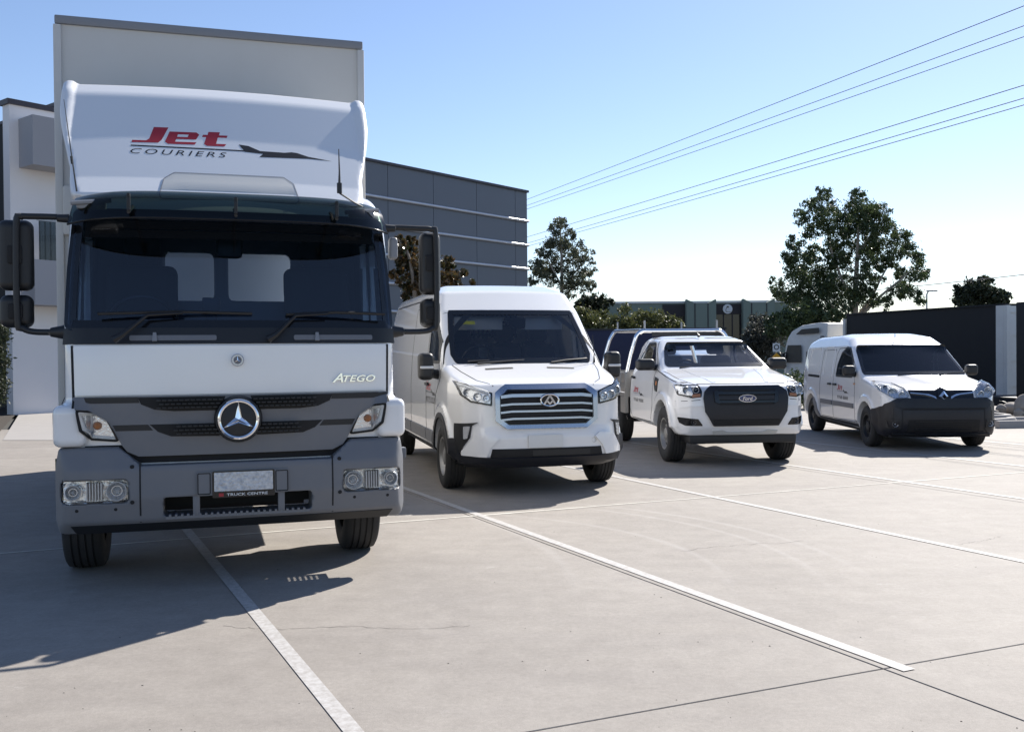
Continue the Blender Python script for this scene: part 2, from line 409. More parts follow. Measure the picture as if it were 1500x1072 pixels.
def sdf_obj(name, f, lo, hi, res, m, parent=None, eps=.006, lining=None):
    v, q = surfnet(f, lo, hi, res)
    for _ in range(2):
        d = f(v[:, 0], v[:, 1], v[:, 2]); v = v - grad(f, v) * np.clip(d, -res * .4, res * .4)[:, None]
    o = obj(name, v, q, m, parent, True, grad(f, v, eps))
    if lining:                                # inside faces of a hollow body get the trim material
        g, mm, zmin = lining; o.data.materials.append(mm); c = v[q].mean(1); ins = (g(c[:, 0], c[:, 1], c[:, 2]) < -.05) & (c[:, 2] > zmin)
        o.data.polygons.foreach_set('material_index', ins.astype(np.int32)); o.data.update()
    return o
def hits(f, o, d, tmax, step=.02):
    """first surface point along d from each origin"""
    T = np.arange(0, tmax, step); P = o[:, None, :] + d * T[None, :, None]
    D = f(P[..., 0], P[..., 1], P[..., 2]); neg = D < 0
    i = np.where(neg.any(1), neg.argmax(1), D.argmin(1)); i = np.maximum(i, 1)
    lo, hi = T[i - 1], T[i]; ok = neg.any(1)
    for _ in range(14):
        mid = (lo + hi) / 2; p = o + d * mid[:, None]; n_ = f(p[:, 0], p[:, 1], p[:, 2]) < 0
        hi = np.where(n_, mid, hi); lo = np.where(n_, lo, mid)
    t = np.where(ok, (lo + hi) / 2, T[i]); return o + d * t[:, None]
VIEW = {'F': lambda a: (np.stack([a[:, 0], np.full(len(a), -.8), a[:, 1]], 1), np.array([0, 1., 0]), 2.6),
        'L': lambda a: (np.stack([np.full(len(a), -1.6), -a[:, 0], a[:, 1]], 1), np.array([1., 0, 0]), 1.55),
        'R': lambda a: (np.stack([np.full(len(a), 1.6), a[:, 0], a[:, 1]], 1), np.array([-1., 0, 0]), 1.55),
        'T': lambda a: (np.stack([a[:, 0], a[:, 1], np.full(len(a), 4.)], 1), np.array([0, 0, -1.]), 3.9)}
def project(f, view, a):
    o, d, t = VIEW[view](np.asarray(a, float)); p = hits(f, o, d, t); return p, grad(f, p)
def vpoly(view, P):
    P = np.asarray(P, float)
    if view == 'L': P = P * [-1, 1]
    A = np.sum(P[:, 0] * np.roll(P[:, 1], -1) - np.roll(P[:, 0], -1) * P[:, 1])
    return P if A > 0 else P[::-1]
def grid_poly(P, res):
    bm = bmesh.new(); vs_ = [bm.verts.new((p[0], p[1], 0)) for p in P]; bm.faces.new(vs_)
    for ax in (0, 1):
        lo, hi = P[:, ax].min(), P[:, ax].max(); n = int((hi - lo) / res)
        for k in range(1, n + 1):
            co = [0, 0, 0]; no = [0, 0, 0]; co[ax] = lo + (hi - lo) * k / (n + 1); no[ax] = 1
            bmesh.ops.bisect_plane(bm, geom=bm.verts[:] + bm.edges[:] + bm.faces[:], plane_co=co, plane_no=no, dist=1e-6)
    bm.verts.index_update()
    v = np.array([p.co[:2] for p in bm.verts]); f = [[q.index for q in fc.verts] for fc in bm.faces]; bm.free()
    return v, f
def skin(p, n, f, off, th):
    top = p + n * off; N = len(p); v = list(top); faces = [list(q) for q in f]
    if th > 0:
        v += list(p + n * (off - th)); ed = {}
        for q in f:
            for i in range(len(q)): ed[(q[i], q[(i + 1) % len(q)])] = 1
        for a, b in list(ed):
            if (b, a) not in ed: faces.append([b, a, a + N, b + N])
    return v, faces
def patch(name, f, view, P, m, parent, off=.006, th=.012, res=.06, rad=0.0, sym=False):
    """a plate of outline P (seen from the front, side or top) lying on body f"""
    if rad: P = fillet([tuple(p) for p in P], rad)
    P = vpoly(view, P); v2, fc = grid_poly(P, res); p, n = project(f, view, v2); v, fs = skin(p, n, fc, off, th)
    o = obj(name, v, fs, m, parent, True)
    if sym: patch(name, f, {'F': 'F', 'L': 'R', 'T': 'T'}[view], [(-q[0], q[1]) for q in P] if view in 'FT' else [(-q[0], q[1]) for q in P], m, parent, off, th, res)
    return o
def resample(P, step, closed=True):
    P = np.asarray(P, float); out = []; n = len(P)
    for i in range(n if closed else n - 1):
        a, b = P[i], P[(i + 1) % n]; k = max(1, int(np.linalg.norm(b - a) / step))
        out += [a + (b - a) * j / k for j in range(k)]
    if not closed: out.append(P[-1])
    return np.array(out)
def inset(P, w):
    n = len(P); out = []
    for i in range(n):
        a, b, c = P[i - 1], P[i], P[(i + 1) % n]; e0 = b - a; e1 = c - b
        e0 = e0 / (np.linalg.norm(e0) + 1e-9); e1 = e1 / (np.linalg.norm(e1) + 1e-9)
        n0 = np.array([-e0[1], e0[0]]); n1 = np.array([-e1[1], e1[0]]); t = n0 + n1; t /= max(np.linalg.norm(t), 1e-6)
        out.append(b + t * (w / max(t @ n0, .5)))
    return np.array(out)
def band(name, f, view, P, w, m, parent, off=.006, th=.012, rad=0.0, step=.05):
    """a frame of width w inside outline P"""
    if rad: P = fillet([tuple(p) for p in P], rad)
    P = vpoly(view, P); I_ = inset(P, w); n0 = len(P); A, B = [], []
    for i in range(n0):
        j = (i + 1) % n0; k = max(1, int(np.linalg.norm(P[j] - P[i]) / step))
        for t in range(k): A.append(P[i] + (P[j] - P[i]) * t / k); B.append(I_[i] + (I_[j] - I_[i]) * t / k)
    n = len(A); p, nn = project(f, view, np.array(A + B))
    fc = [[i, (i + 1) % n, (i + 1) % n + n, i + n] for i in range(n)]
    v, fs = skin(p, nn, fc, off, th); return obj(name, v, fs, m, parent, True)
def ribbon(name, f, view, L_, w, m, parent, off=.002, th=.004, step=.05, closed=False):
    L_ = np.asarray(L_, float)
    if view == 'L': L_ = L_ * [-1, 1]
    Q = resample(L_, step, closed); n = len(Q)
    d = (np.roll(Q, -1, 0) - np.roll(Q, 1, 0))
    if not closed: d[0] = Q[1] - Q[0]; d[-1] = Q[-1] - Q[-2]
    d /= np.linalg.norm(d, axis=1, keepdims=True); nn = np.stack([-d[:, 1], d[:, 0]], 1) * w / 2
    p, g = project(f, view, np.concatenate([Q - nn, Q + nn]))
    fc = [[i, (i + 1) % n, (i + 1) % n + n, i + n] for i in range(n if closed else n - 1)]
    v, fs = skin(p, g, fc, off, th); return obj(name, v, fs, m, parent, True)
def text_mesh(s, bold=0.0, shear=0.0, space=1.0):
    c = bpy.data.curves.new('t', 'FONT'); c.body = s; c.offset = bold; c.shear = shear; c.space_character = space; c.resolution_u = 3
    o = bpy.data.objects.new('t', c); COL.objects.link(o); bpy.context.view_layer.update()
    me = bpy.data.meshes.new_from_object(o.evaluated_get(bpy.context.evaluated_depsgraph_get()))
    v = np.array([p.co[:2] for p in me.vertices]); f = [list(p.vertices) for p in me.polygons]
    bpy.data.objects.remove(o, do_unlink=True); bpy.data.curves.remove(c); bpy.data.meshes.remove(me)
    v -= v.min(0); return v / v[:, 1].max(), f
def decal(name, f, view, v2, fc, m, parent, off=.001, th=.0):
    p, n = project(f, view, v2); v, fs = skin(p, n, fc, off, th); return obj(name, v, fs, m, parent, True)
def text_on(name, f, view, s, x, z, h, m, parent, w=None, bold=.0, shear=0., space=1., off=.001, th=0., tilt=0.):
    """x: start in view coordinates (side 'L': -y)"""
    v, fc = text_mesh(s, bold, shear, space); sx = (w / v[:, 0].max()) if w else h
    a = np.stack([x + v[:, 0] * sx, z + v[:, 1] * h + v[:, 0] * sx * tilt], 1)
    return decal(name, f, view, a, fc, m, parent, off, th)
LOGO = {'red': [[(478, 251), (540, 251), (512, 312), (498, 326), (388, 327), (390, 316), (448, 316), (460, 308)],
                [(545, 270), (585, 270), (565, 330), (540, 330), (526, 320)], [(585, 270), (660, 270), (672, 280), (671, 282), (581, 282)],
                [(627, 282), (671, 282), (664, 294), (622, 294)], [(577, 294), (664, 294), (658, 305), (573, 305)], [(569, 318), (660, 318), (652, 330), (565, 330)],
                [(712, 265), (762, 265), (757, 280), (795, 280), (791, 291), (752, 291), (744, 322), (788, 322), (780, 334), (705, 334), (692, 325), (702, 291), (684, 291), (688, 280), (708, 280)]],
        'black': [[(386, 339), (900, 350), (900, 356), (386, 345)],
                  [(842, 321), (885, 327), (935, 350), (1045, 354), (1075, 350), (1100, 353), (1150, 370), (1258, 388), (1150, 380), (1080, 380), (930, 380), (947, 364), (868, 357)]]}
def logo(f, view, x, z, w, parent, text=True, zs=1.0):
    """the courier mark: red word, rule, small word, jet. (x, z) left end of the rule, w overall width"""
    k = w / 872
    for key, m in (('red', RED), ('black', BLACKD)):
        vv, ff = [], []
        for P in LOGO[key]:
            P = np.array([(x + (a - 386) * k, z - (b - 342 - .021 * (a - 386)) * k * zs) for a, b in P])
            if np.sum(P[:, 0] * np.roll(P[:, 1], -1) - np.roll(P[:, 0], -1) * P[:, 1]) < 0: P = P[::-1]
            v2, f2 = grid_poly(P, .05); n = len(vv); vv += list(v2); ff += [[i + n for i in q] for q in f2]
        decal({'red': 'courier_lettering', 'black': 'jet_emblem'}[key], f, view, np.array(vv), ff, m, parent)
    if text:
        text_on('courier_subtitle', f, view, 'COURIERS', x, z - 38 * k * zs, 25 * k * zs, BLACKD, parent, w=402 * k, shear=.25, space=1.35)

def wheel(parent, x, y, r, w, sgn, rr, kind):
    """a wheel standing on the ground; sgn: outward direction along x"""
    c = (x, y, r); g = w / 2
    hub = MB().lathe([(.0, -.3 * g), (rr * .62, -.3 * g), (rr * .62, .1 * g), (0, .1 * g)], c, 'x', 20, sgn).build('wheel', BLACKP, parent)
    prof = [(rr, -.80 * g), (rr + .02, -.92 * g), ((r + rr) / 2, -g), (r - .035, -.96 * g), (r - .008, -.84 * g)]
    for q in (-.5, -.17, .17, .5):
        prof += [(r, (q - .05) * g), (r - .011, (q - .035) * g), (r - .011, (q + .035) * g), (r, (q + .05) * g)]
    prof += [(r - .008, .84 * g), (r - .035, .96 * g), ((r + rr) / 2, g), (rr + .02, .92 * g), (rr, .80 * g)]
    MB().lathe(prof, c, 'x', 44, sgn).build('tyre', RUBBER, hub, angle=60)
    m = {'van': STEEL, 'ute': STEEL, 'truck': STEEL, 'dark': BLACKP}[kind]
    b = MB().lathe([(rr + .004, .86 * g), (rr - .012, .84 * g), (rr - .02, .6 * g), (rr * .86, .35 * g), (rr * .78, .42 * g), (rr * .55, .52 * g), (rr * .40, .50 * g), (rr * .38, .68 * g), (rr * .30, .74 * g), (0, .75 * g)], c, 'x', 32, sgn)
    for k in range(6):
        a = k * math.pi / 3; p = (x + sgn * .5 * g, y + rr * .47 * math.cos(a), r + rr * .47 * math.sin(a))
        b.tube([p, (p[0] + sgn * .06 * g + sgn * .012, p[1], p[2])], .012, 6)
    b.build('rim', m, hub)
    h = MB()
    for k in range(8):
        a = (k + .5) * math.pi / 4; cy, cz = y + rr * .70 * math.cos(a), r + rr * .70 * math.sin(a)
        h.lathe([(0, .51 * g), (rr * .085, .505 * g), (rr * .085, .40 * g)], (x, cy, cz), 'x', 10, sgn)
    tag(h.build('vent_hole', SEAM, hub), kind='stuff')
    return hub
def lamp_unit(parent, c, r, name='reflector', m=None, bulb=LAMPWH, ring=True):
    """round reflector bowl facing -y with a bulb"""
    o = MB().lathe([(r, 0), (r * .92, .004), (r * .8, .03), (r * .45, .05), (r * .2, .055)], c, 'y', 20).build(name, m or LAMPIN, parent)
    if ring: MB().lathe([(r * .5 + .005 * math.cos(a), .03 * r / .05 + .005 * math.sin(a)) for a in np.linspace(0, 2 * math.pi, 7)[:-1]], c, 'y', 20, 1, True).build('reflector_step', SATIN, o)
    if ring: MB().lathe([(r * .97 + .004 * math.cos(a), -.002 + .004 * math.sin(a)) for a in np.linspace(0, 2 * math.pi, 7)[:-1]], c, 'y', 24, 1, True).build('reflector_ring', LAMPWH, o)
    MB().lathe([(0, .0), (r * .17, .008), (r * .22, .03), (r * .18, .056)], c, 'y', 10).build('bulb', bulb, o)
    return o
def seat(parent, x, y, z, w=.46, h=.62, headrest=True, m=None):
    def f(a, b, c):
        cu = sd_box(a, b, c, (x, y - .05, z - .02), (w / 2, .24, .09), .07)
        cc = c - z; bk = sd_box(a, b - cc * .22, c, (x, y + .2, z + h / 2), (w / 2, .075, h / 2 + .04), .07)
        d = smin(cu, bk, .06)
        if headrest: d = smin(d, sd_box(a, b - cc * .22, c, (x, y + .2, z + h + .16), (.135, .06, .11), .055), .015)
        return d
    return sdf_obj('seat', f, (x - w / 2 - .06, y - .4, z - .2), (x + w / 2 + .06, y + .7, z + h + .36), .035, m or FABRIC, parent)
def steering(parent, x, y, z, r=.2):
    pts = [(x + r * math.cos(a), y - .11 * math.sin(a), z + r * .85 * math.sin(a)) for a in np.linspace(0, 2 * math.pi, 25)]
    MB().tube(pts, .017, 8, False).tube([(x - r, y, z), (x + r, y, z)], .02, 6).tube([(x, y, z), (x, y - .25, z - .2)], .04, 8).build('steering_wheel', BLACKP, parent)
def mirror_head(name, parent, c, h, m, rad=.05, taper=0.0):
    f = lambda a, b, d: sd_box(a, b, d, c, h, min(rad, min(h) * .95)) + taper * (d - c[2])
    return sdf_obj(name, f, np.array(c) - np.array(h) - .05, np.array(c) + np.array(h) + .05, .016, m, parent)

# ================================================================== setting: ground
A1, A2 = R(25.7), R(23.3)                     # bay lines and cross joints
N1 = np.array([math.cos(A1), math.sin(A1)]); N2 = np.array([-math.sin(A2), math.cos(A2)])
NM = np.linalg.inv(np.array([N1, N2]))
def XY(a, b): return NM @ np.array([a, b])    # a: distance across the bays, b: along them
def lot(u, v):
    p = gp(u, v)[:2]; return float(p @ N1), float(p @ N2)
def sstep(t):
    t = np.clip(t, 0, 1); return t * t * (3 - 2 * t)
def gz(x, y):
    return -.09 - 1.2 * sstep((y - 24 + .35 * (x - 6)) / 8) * sstep((x - 1.0) / 5)
gx = np.concatenate([[-1500, -400, -120], np.arange(-60, 61, 2.0), [120, 400, 1500]]); gy = np.concatenate([[-1500, -300, -60], np.arange(-20, 100, 2.0), [140, 300, 1000, 2500]])
GX, GY = np.meshgrid(gx, gy, indexing='ij'); GZ = gz(GX, GY); ny_ = len(gy)
ground = obj('ground', np.stack([GX, GY, GZ], -1).reshape(-1, 3), [(i * ny_ + j, (i + 1) * ny_ + j, (i + 1) * ny_ + j + 1, i * ny_ + j + 1) for i in range(len(gx) - 1) for j in range(ny_ - 1)], ASPH)
tag(ground, kind='structure')
JX = 3.55 + 5.1 * np.arange(-5, 4); JX = np.append(JX, 23.0)
d0 = lot(1000, 731.5)[1]; e0_ = lot(1291.9, 979.3)[1]; STEP = d0 - e0_
JY = e0_ + STEP * np.arange(-3, 5)
GAP = .0045
park = obj('car_park', [(*XY(JX[0], JY[0]), -.06), (*XY(JX[-1], JY[0]), -.06), (*XY(JX[-1], JY[-1]), -.06), (*XY(JX[0], JY[-1]), -.06)], [(0, 1, 2, 3)], JOINT, smooth=False)
tag(park, kind='structure')
for i in range(len(JX) - 1):
    for j in range(len(JY) - 1):
        q = [XY(JX[i] + GAP, JY[j] + GAP), XY(JX[i + 1] - GAP, JY[j] + GAP), XY(JX[i + 1] - GAP, JY[j + 1] - GAP), XY(JX[i] + GAP, JY[j + 1] - GAP)]
        ch = .003; cen = sum(q) / 4
        top = [p + (cen - p) / np.linalg.norm(cen - p) * ch * 1.4 for p in q]
        v = [(*p, -.055) for p in q] + [(*p, -ch) for p in q] + [(*p, 0) for p in top]
        f = [(8, 9, 10, 11)] + [(k, (k + 1) % 4, (k + 1) % 4 + 4, k + 4) for k in range(4)] + [(k + 4, (k + 1) % 4 + 4, (k + 1) % 4 + 8, k + 8) for k in range(4)]
        obj('slab', v, f, CONCRETE, park, smooth=False)
def strip(name, a0, b0, a1, b1, w, m, z=.004, wob=0.0, parent=park):
    P, Q = XY(a0, b0), XY(a1, b1); n = max(2, int(np.linalg.norm(Q - P) / .25)); d = (Q - P) / np.linalg.norm(Q - P); nn = np.array([-d[1], d[0]])
    v = []
    for k in range(n + 1):
        c = P + (Q - P) * k / n
        for s in (1, -1): v.append((*(c + nn * s * w / 2 * (1 + random.uniform(-wob, wob)) + nn * random.uniform(-wob, wob) * .008), z))
    return obj(name, v, [(2 * k, 2 * k + 1, 2 * k + 3, 2 * k + 2) for k in range(n)], m, parent, smooth=False)
LA = [lot(394.9, 923)[0], lot(1000, 862)[0], lot(1200, 760.3)[0], lot(1313, 704)[0], lot(1383.3, 670.2)[0]]; LA.append(LA[-1] + 2.55); LA.append(LA[0] - 2.6)
endb = lot(1338, 981)[1]
for k, a in enumerate(LA):
    strip('painted_line', a, endb if k == 1 else endb - 2.6, a, 15.2, .076, PAINT)
strip('joint_sealant', JX[0] + .1, d0, JX[-1] - .1, d0, .032, SEAL, .003, .4)
strip('joint_sealant', JX[0] + .1, d0 + STEP, JX[-1] - .1, d0 + STEP, .016, SEAL, .003, .4)

# ================================================================== vehicles
def make_truck():
    t = thing('box_truck', 'large white box truck with curved roof wind deflector and dark grey grille', 'truck', (-1.82, 6.43, 0), 17.5)
    def bulge(d, x, y, z):
        return smin(d, sd_box(np.abs(x), y, z, (1.035, .30, 1.065), (.10, .27, .135), .05), .04)
    full = Body([(.05, .80), (.02, 1.25), (.03, 1.58), (.06, 1.68), (.33, 2.5, .1), (.55, 2.70, .2), (1.0, 2.76, .2), (1.52, 2.76, .05), (1.52, .80, .05)],
                [(.80, -.02), (1.0, .03, .1), (1.09, .2, .15), (1.10, 1.60)], [(1.06, .7), (1.10, 1.2), (1.10, 1.7), (1.06, 2.55, .1), (.95, 2.82, .1)], .06, .06, .07, .02, bulge)
    WS = [(-1.068, 1.675), (1.068, 1.675), (1.058, 2.1), (1.03, 2.50), (-1.03, 2.50), (-1.058, 2.1)]
    WSh = Tab(inset(vpoly('F', fillet(WS, .06)), .06))
    SW = [(.28, 1.62), (1.28, 1.62), (1.28, 2.42), (.52, 2.42)]; SWh = Tab(inset(vpoly('R', fillet(SW, .05)), .03))
    RW = Tab(fillet([(-.50, 1.95), (-.13, 1.95), (-.13, 2.33), (-.50, 2.33)], .05)); RW2 = Tab(fillet([(-.02, 1.95), (.47, 1.95), (.47, 2.33), (-.02, 2.33)], .05))
    def cut(x, y, z):
        d = full(x, y, z); hollow = np.maximum(d + .07, 1.22 - z)
        d = np.maximum(d, -hollow); d = np.maximum(d, -np.maximum(WSh(x, z), y - .85)); d = np.maximum(d, -np.maximum(SWh(y, z), .75 - np.abs(x)))
        d = np.maximum(d, -np.maximum(np.minimum(RW(x, z), RW2(x, z)), 1.25 - y))
        return np.maximum(d, -np.maximum(np.hypot(y - .92, z - .43) - .56, .62 - np.abs(x)))
    sdf_obj('cab', cut, (-1.22, -.12, .74), (1.22, 1.76, 2.86), .026, WHITE, t, lining=(full, TRIM, 1.15))
    # fascia
    patch('bonnet_flap', full, 'F', [(-1.0, 1.258), (1.0, 1.258), (1.005, 1.575), (-1.005, 1.575)], WHITE, t, .012, .02, .07, .012)
    cowl = patch('cowl_panel', full, 'F', [(-1.07, 1.587), (1.07, 1.587), (1.06, 1.69), (-1.06, 1.69)], BLACKP, t, .014, .02, .07)
    for x in (-.40, .64):
        patch('cowl_hatch', full, 'F', [(x - .27, 1.606), (x + .27, 1.606), (x + .27, 1.64), (x - .27, 1.64)], GREYP, cowl, .019, .006, .1, .012)
        patch('washer_jet', full, 'F', [(x - .13, 1.60), (x - .10, 1.60), (x - .105, 1.655), (x - .125, 1.655)], GREYL, cowl, .03, .02, .1)
    band('windscreen_seal', full, 'F', WS, .068, BLACKG, t, .009, .012, .06)
    patch('windscreen', full, 'F', inset(vpoly('F', fillet(WS, .06)), .02), GLASST, t, .005, 0, .08)
    for s in 'LR':
        band('window_seal', full, s, SW, .035, BLACKP, t, .006, .01, .05); patch('side_window', full, s, inset(vpoly('R', fillet(SW, .05)), .02), GLASSD, t, .003, 0, .15)
        ribbon('door_seam', full, s, [(.24, 1.0), (.24, 1.60), (.48, 2.48), (1.36, 2.48), (1.36, 1.0)], .012, SEAM, t)
    half = [(1.005, 1.25), (1.0, 1.165), (.90, 1.155), (.81, 1.10), (.76, 1.02), (.725, .945), (.69, .895), (.62, .862)]
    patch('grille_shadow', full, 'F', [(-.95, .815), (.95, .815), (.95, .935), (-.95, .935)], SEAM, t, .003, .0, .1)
    GR = mirror_poly(half[::-1])
    gr = patch('grille_panel', full, 'F', GR, GREYP, t, .034, .05, .06, .015)
    for s in (-1, 1):
        for P in ([(.08, 1.243), (.62, 1.243), (.60, 1.20), (.52, 1.165), (.40, 1.152), (.11, 1.152)], [(.10, 1.068), (.55, 1.068), (.50, 1.02), (.42, .988), (.12, .982)]):
            patch('grille_mesh', full, 'F', [(s * a, b) for a, b in P], MESHG, gr, .037, .004, .08)
            n = int((P[1][0] - P[0][0]) / .035)
            mb = MB()
            for k in range(n):
                for j in range(3):
                    a = P[0][0] + .03 + (k + .5 * (j % 2)) * .035; b = P[-1][1] + .022 + j * .024
                    if a > P[3][0] - .01: continue
                    mb.box((s * a - .013, -.055, b - .004), (s * a + .013, -.02, b + .004))
            if mb.v: mb.build('mesh_bar', BLACKP, gr)
        patch('grille_groove', full, 'F', [(s * .56, 1.068), (s * .775, 1.068), (s * .755, 1.03), (s * .53, 1.03)], BLACKP, gr, .036, .004, .1)
        patch('grille_groove', full, 'F', [(s * .62, 1.245), (s * 1.0, 1.245), (s * 1.0, 1.21), (s * .61, 1.21)], BLACKP, gr, .036, .004, .1)
        P = [(s * a, b) for a, b in [(.985, 1.160), (.865, 1.147), (.795, 1.10), (.76, 1.045), (.725, .968), (.905, .985), (.965, 1.045)]]
        h = patch('indicator_lamp', full, 'F', P, LAMPWH, t, .014, .03, .05, .02)
        lens = inset(vpoly('F', P), .022); cx = s * .87
        patch('indicator_reflector', full, 'F', lens, LAMPIN, h, .017, .004, .05)
        p, n = project(full, 'F', np.array([[cx, 1.065]]))
        MB().lathe([(0, -.03), (.02, -.022), (.028, .0), (.02, .02)], (cx, p[0][1] - .02, 1.065), 'y', 12).build('amber_bulb', AMBER, h)
        mb = MB()
        for k in range(9): mb.box((cx - .06 + k * .015, p[0][1] - .035, 1.0), (cx - .053 + k * .015, p[0][1] - .015, 1.12))
        patch('indicator_lens', full, 'F', inset(vpoly('F', P), .01), LENS, h, .05, .03, .05)
        band('indicator_surround', full, 'F', [(q[0] * 1.012, q[1] + (.012 if q[1] > 1.06 else -.012)) for q in P], .014, SEAM, t, .02, .02, .02)
        ribbon('corner_seam', full, 'F', [(s * 1.012, 1.18), (s * 1.02, 1.58)], .013, SEAM, t, .004)
    # three-pointed star in its ring
    yb = -.02
    em = MB().lathe([(0, -.045), (.118, -.045), (.145, -.035), (.155, 0)], (0, yb, 1.09), 'y', 36).build('star_boss', BLACKP, t)
    MB().lathe([(.122 + .013 * math.cos(a), -.048 + .013 * math.sin(a)) for a in np.linspace(0, 2 * math.pi, 9)[:-1]], (0, yb, 1.09), 'y', 48, 1, True).build('star_ring', CHROME, em)
    st = MB()
    for k in range(3):
        a = math.pi / 2 + k * 2 * math.pi / 3; tip = (.115 * math.cos(a), .115 * math.sin(a))
        l = (.024 * math.cos(a + math.pi / 3), .024 * math.sin(a + math.pi / 3)); r_ = (.024 * math.cos(a - math.pi / 3), .024 * math.sin(a - math.pi / 3))
        y0, y1 = yb - .047, yb - .068
        st.add([(tip[0], y0, 1.09 + tip[1]), (l[0], y0, 1.09 + l[1]), (r_[0], y0, 1.09 + r_[1]), (0, y1, 1.09)], [(0, 1, 3), (0, 3, 2), (1, 2, 3)])
    st.build('star', CHROME, em, smooth=False)
    bd = MB().lathe([(0, -.03), (.036, -.03), (.042, -.015), (.042, .02)], (0, .015, 1.478), 'y', 28).build('round_badge', SATIN, t)
    MB().lathe([(0, -.033), (.026, -.033), (.026, -.028)], (0, .015, 1.478), 'y', 24).build('badge_centre', GREYP, bd)
    s2 = MB()
    for k in range(3):
        a = math.pi / 2 + k * 2 * math.pi / 3
        s2.tube([(0, -.021, 1.478), (.024 * math.cos(a), -.021, 1.478 + .024 * math.sin(a))], [.005, .001], 5)
    s2.build('badge_star', CHROME, bd)
    text_on('model_lettering', full, 'F', 'A', .622, 1.318, .062, CHROME, t, w=.075, bold=.015, shear=.35, off=.026, th=.012)
    text_on('model_lettering', full, 'F', 'TEGO', .697, 1.320, .046, CHROME, t, w=.225, bold=.015, shear=.3, off=.026, th=.012, space=1.05)
    # bumper
    bf = Body([(-.03, .45, .03), (-.055, .6), (-.045, .78), (.02, .93, .03), (.20, .93), (.20, .40, .05), (.05, .37)],
              [(.76, -.085), (1.05, -.03, .14), (1.145, .15, .12), (1.16, .60)], [(1.10, .34), (1.15, .45), (1.15, .78), (1.11, .94)], .035, .05, .03)
    def bcut(x, y, z):
        d = bf(x, y, z); a = np.abs(x)
        d = np.maximum(d, -np.maximum(a - (.60 + (z - .80) * 1.15), .805 - z))
        d = np.maximum(d, -np.maximum(sd_box(a, y, z, (0, -.1, .533), (.472, .4, .062), .02), y - .2))
        return np.maximum(d, -np.maximum(sd_box(a, y, z, (.885, 0, .648), (.20, .6, .072), .03), y - .11))
    bp = sdf_obj('bumper', bcut, (-1.25, -.16, .3), (1.25, .46, 1.0), .017, GREYP, t)
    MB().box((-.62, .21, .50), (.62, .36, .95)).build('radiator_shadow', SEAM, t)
    patch('bumper_skirt', bf, 'F', [(-1.0, .375), (1.0, .375), (1.03, .432), (-1.03, .432)], BLACKP, bp, .004, .01, .1)
    for s in (-1, 1):
        ribbon('bumper_seam', bf, 'F', [(s * .612, .44), (s * .612, .83)], .010, SEAM, bp)
        for x, z in ((.66, .80), (.66, .575), (.76, .535), (.99, .535)):
            p, _ = project(bf, 'F', np.array([[s * x, z]])); MB().lathe([(0, -.006), (.013 if x < .7 else .007, -.004), (.014, .004)], p[0], 'y', 12).build('bumper_bolt', SEAM, bp)
        hl = MB().box((s * .69 if s > 0 else -1.075, .06, .578), (1.075 if s > 0 else -.69, .075, .718)).build('headlamp', LAMPIN, t)
        for k in range(6): MB().box((s * (.845 + k * .017) - .004, -.02, .59), (s * (.845 + k * .017) + .004, .05, .706)).build('lamp_flute', LAMPWH, hl)
        for x, r_ in ((.755, .062), (1.015, .048)):
            p, _ = project(bf, 'F', np.array([[s * x, .648]])); lamp_unit(hl, (s * x, p[0][1] + .012, .648), r_)
        patch('headlamp_lens', bf, 'F', [(s * a, b) for a, b in [(.692, .580), (1.078, .580), (1.078, .716), (.692, .716)]], LENS, hl, .004, .02, .05, .045)
        MB().box((s * .27 - .022, -.05, .465), (s * .27 + .022, -.02, .60), .006).build('bumper_strut', GREYP, bp)
        MB().box((s * 1.10 - .02, .18, .76), (s * 1.10 + .045 * s + .02, .25, .84), .012).build('side_marker', GREYP if s > 0 else GREEN, t)
    tb = MB().box((-.46, -.05, .455), (.46, .16, .472))
    for k in range(24): tb.box((-.44 + k * .037, -.055, .470), (-.425 + k * .037, .02, .484))
    tb.build('step_tread', GREYP, bp)
    ph = patch('plate_holder', bf, 'F', [(-.265, .600), (.315, .600), (.315, .750), (-.265, .750)], GREYP, bp, .016, .02, .1, .012)
    for x in (-.262, .232):
        band('plate_holder_cover', bf, 'F', [(x, .606), (x + .082, .606), (x + .082, .744), (x, .744)], .006, SEAM, ph, .018, .002, .01)
    patch('plate_frame', bf, 'F', [(-.17, .585), (.226, .585), (.226, .752), (-.17, .752)], BLACKG, ph, .024, .012, .1, .01)
    pl = patch('number_plate', bf, 'F', [(-.158, .622), (.214, .622), (.214, .744), (-.158, .744)], PLATE, ph, .028, .004, .1, .006)
    text_on('plate_frame_lettering', bf, 'F', 'TRUCK CENTRE', -.08, .593, .016, PAPER, ph, w=.26, bold=.01, off=.026)
    patch('plate_frame_mark', bf, 'F', [(-.13, .591), (-.10, .591), (-.10, .611), (-.13, .611)], RED, ph, .026, .0, .1)
    # wipers
    for x0, z0, x1, x2 in ((-.76, 1.615, -.56, .10), (.20, 1.615, .385, 1.0)):
        y = lambda z: .07 + max(0, z - 1.68) * .33 - .05
        w = MB().tube([(x0, -.0, z0), (x0 + .05, -.01, z0 + .03), (x1, y(1.775) - .01, 1.775), (x1 + .22, y(1.79) - .015, 1.79)], [.026, .018, .011, .008], 8).build('wiper', BLACKP, t)
        xm = [x1 - .30 if x0 < 0 else x1 - .06, x2]
        MB().tube([(xm[0], y(1.785) + .02, 1.785), ((xm[0] + xm[1]) / 2, y(1.795), 1.80), (xm[1], y(1.785) + .02, 1.79)], .011, 6).build('wiper_blade', BLACKP, w)
    # tinted sun visor
    xs = np.linspace(-1.05, 1.05, 43); prof = [(.00, 2.405), (.015, 2.47), (.05, 2.535), (.11, 2.585), (.19, 2.605)]
    v = []; n = len(prof)
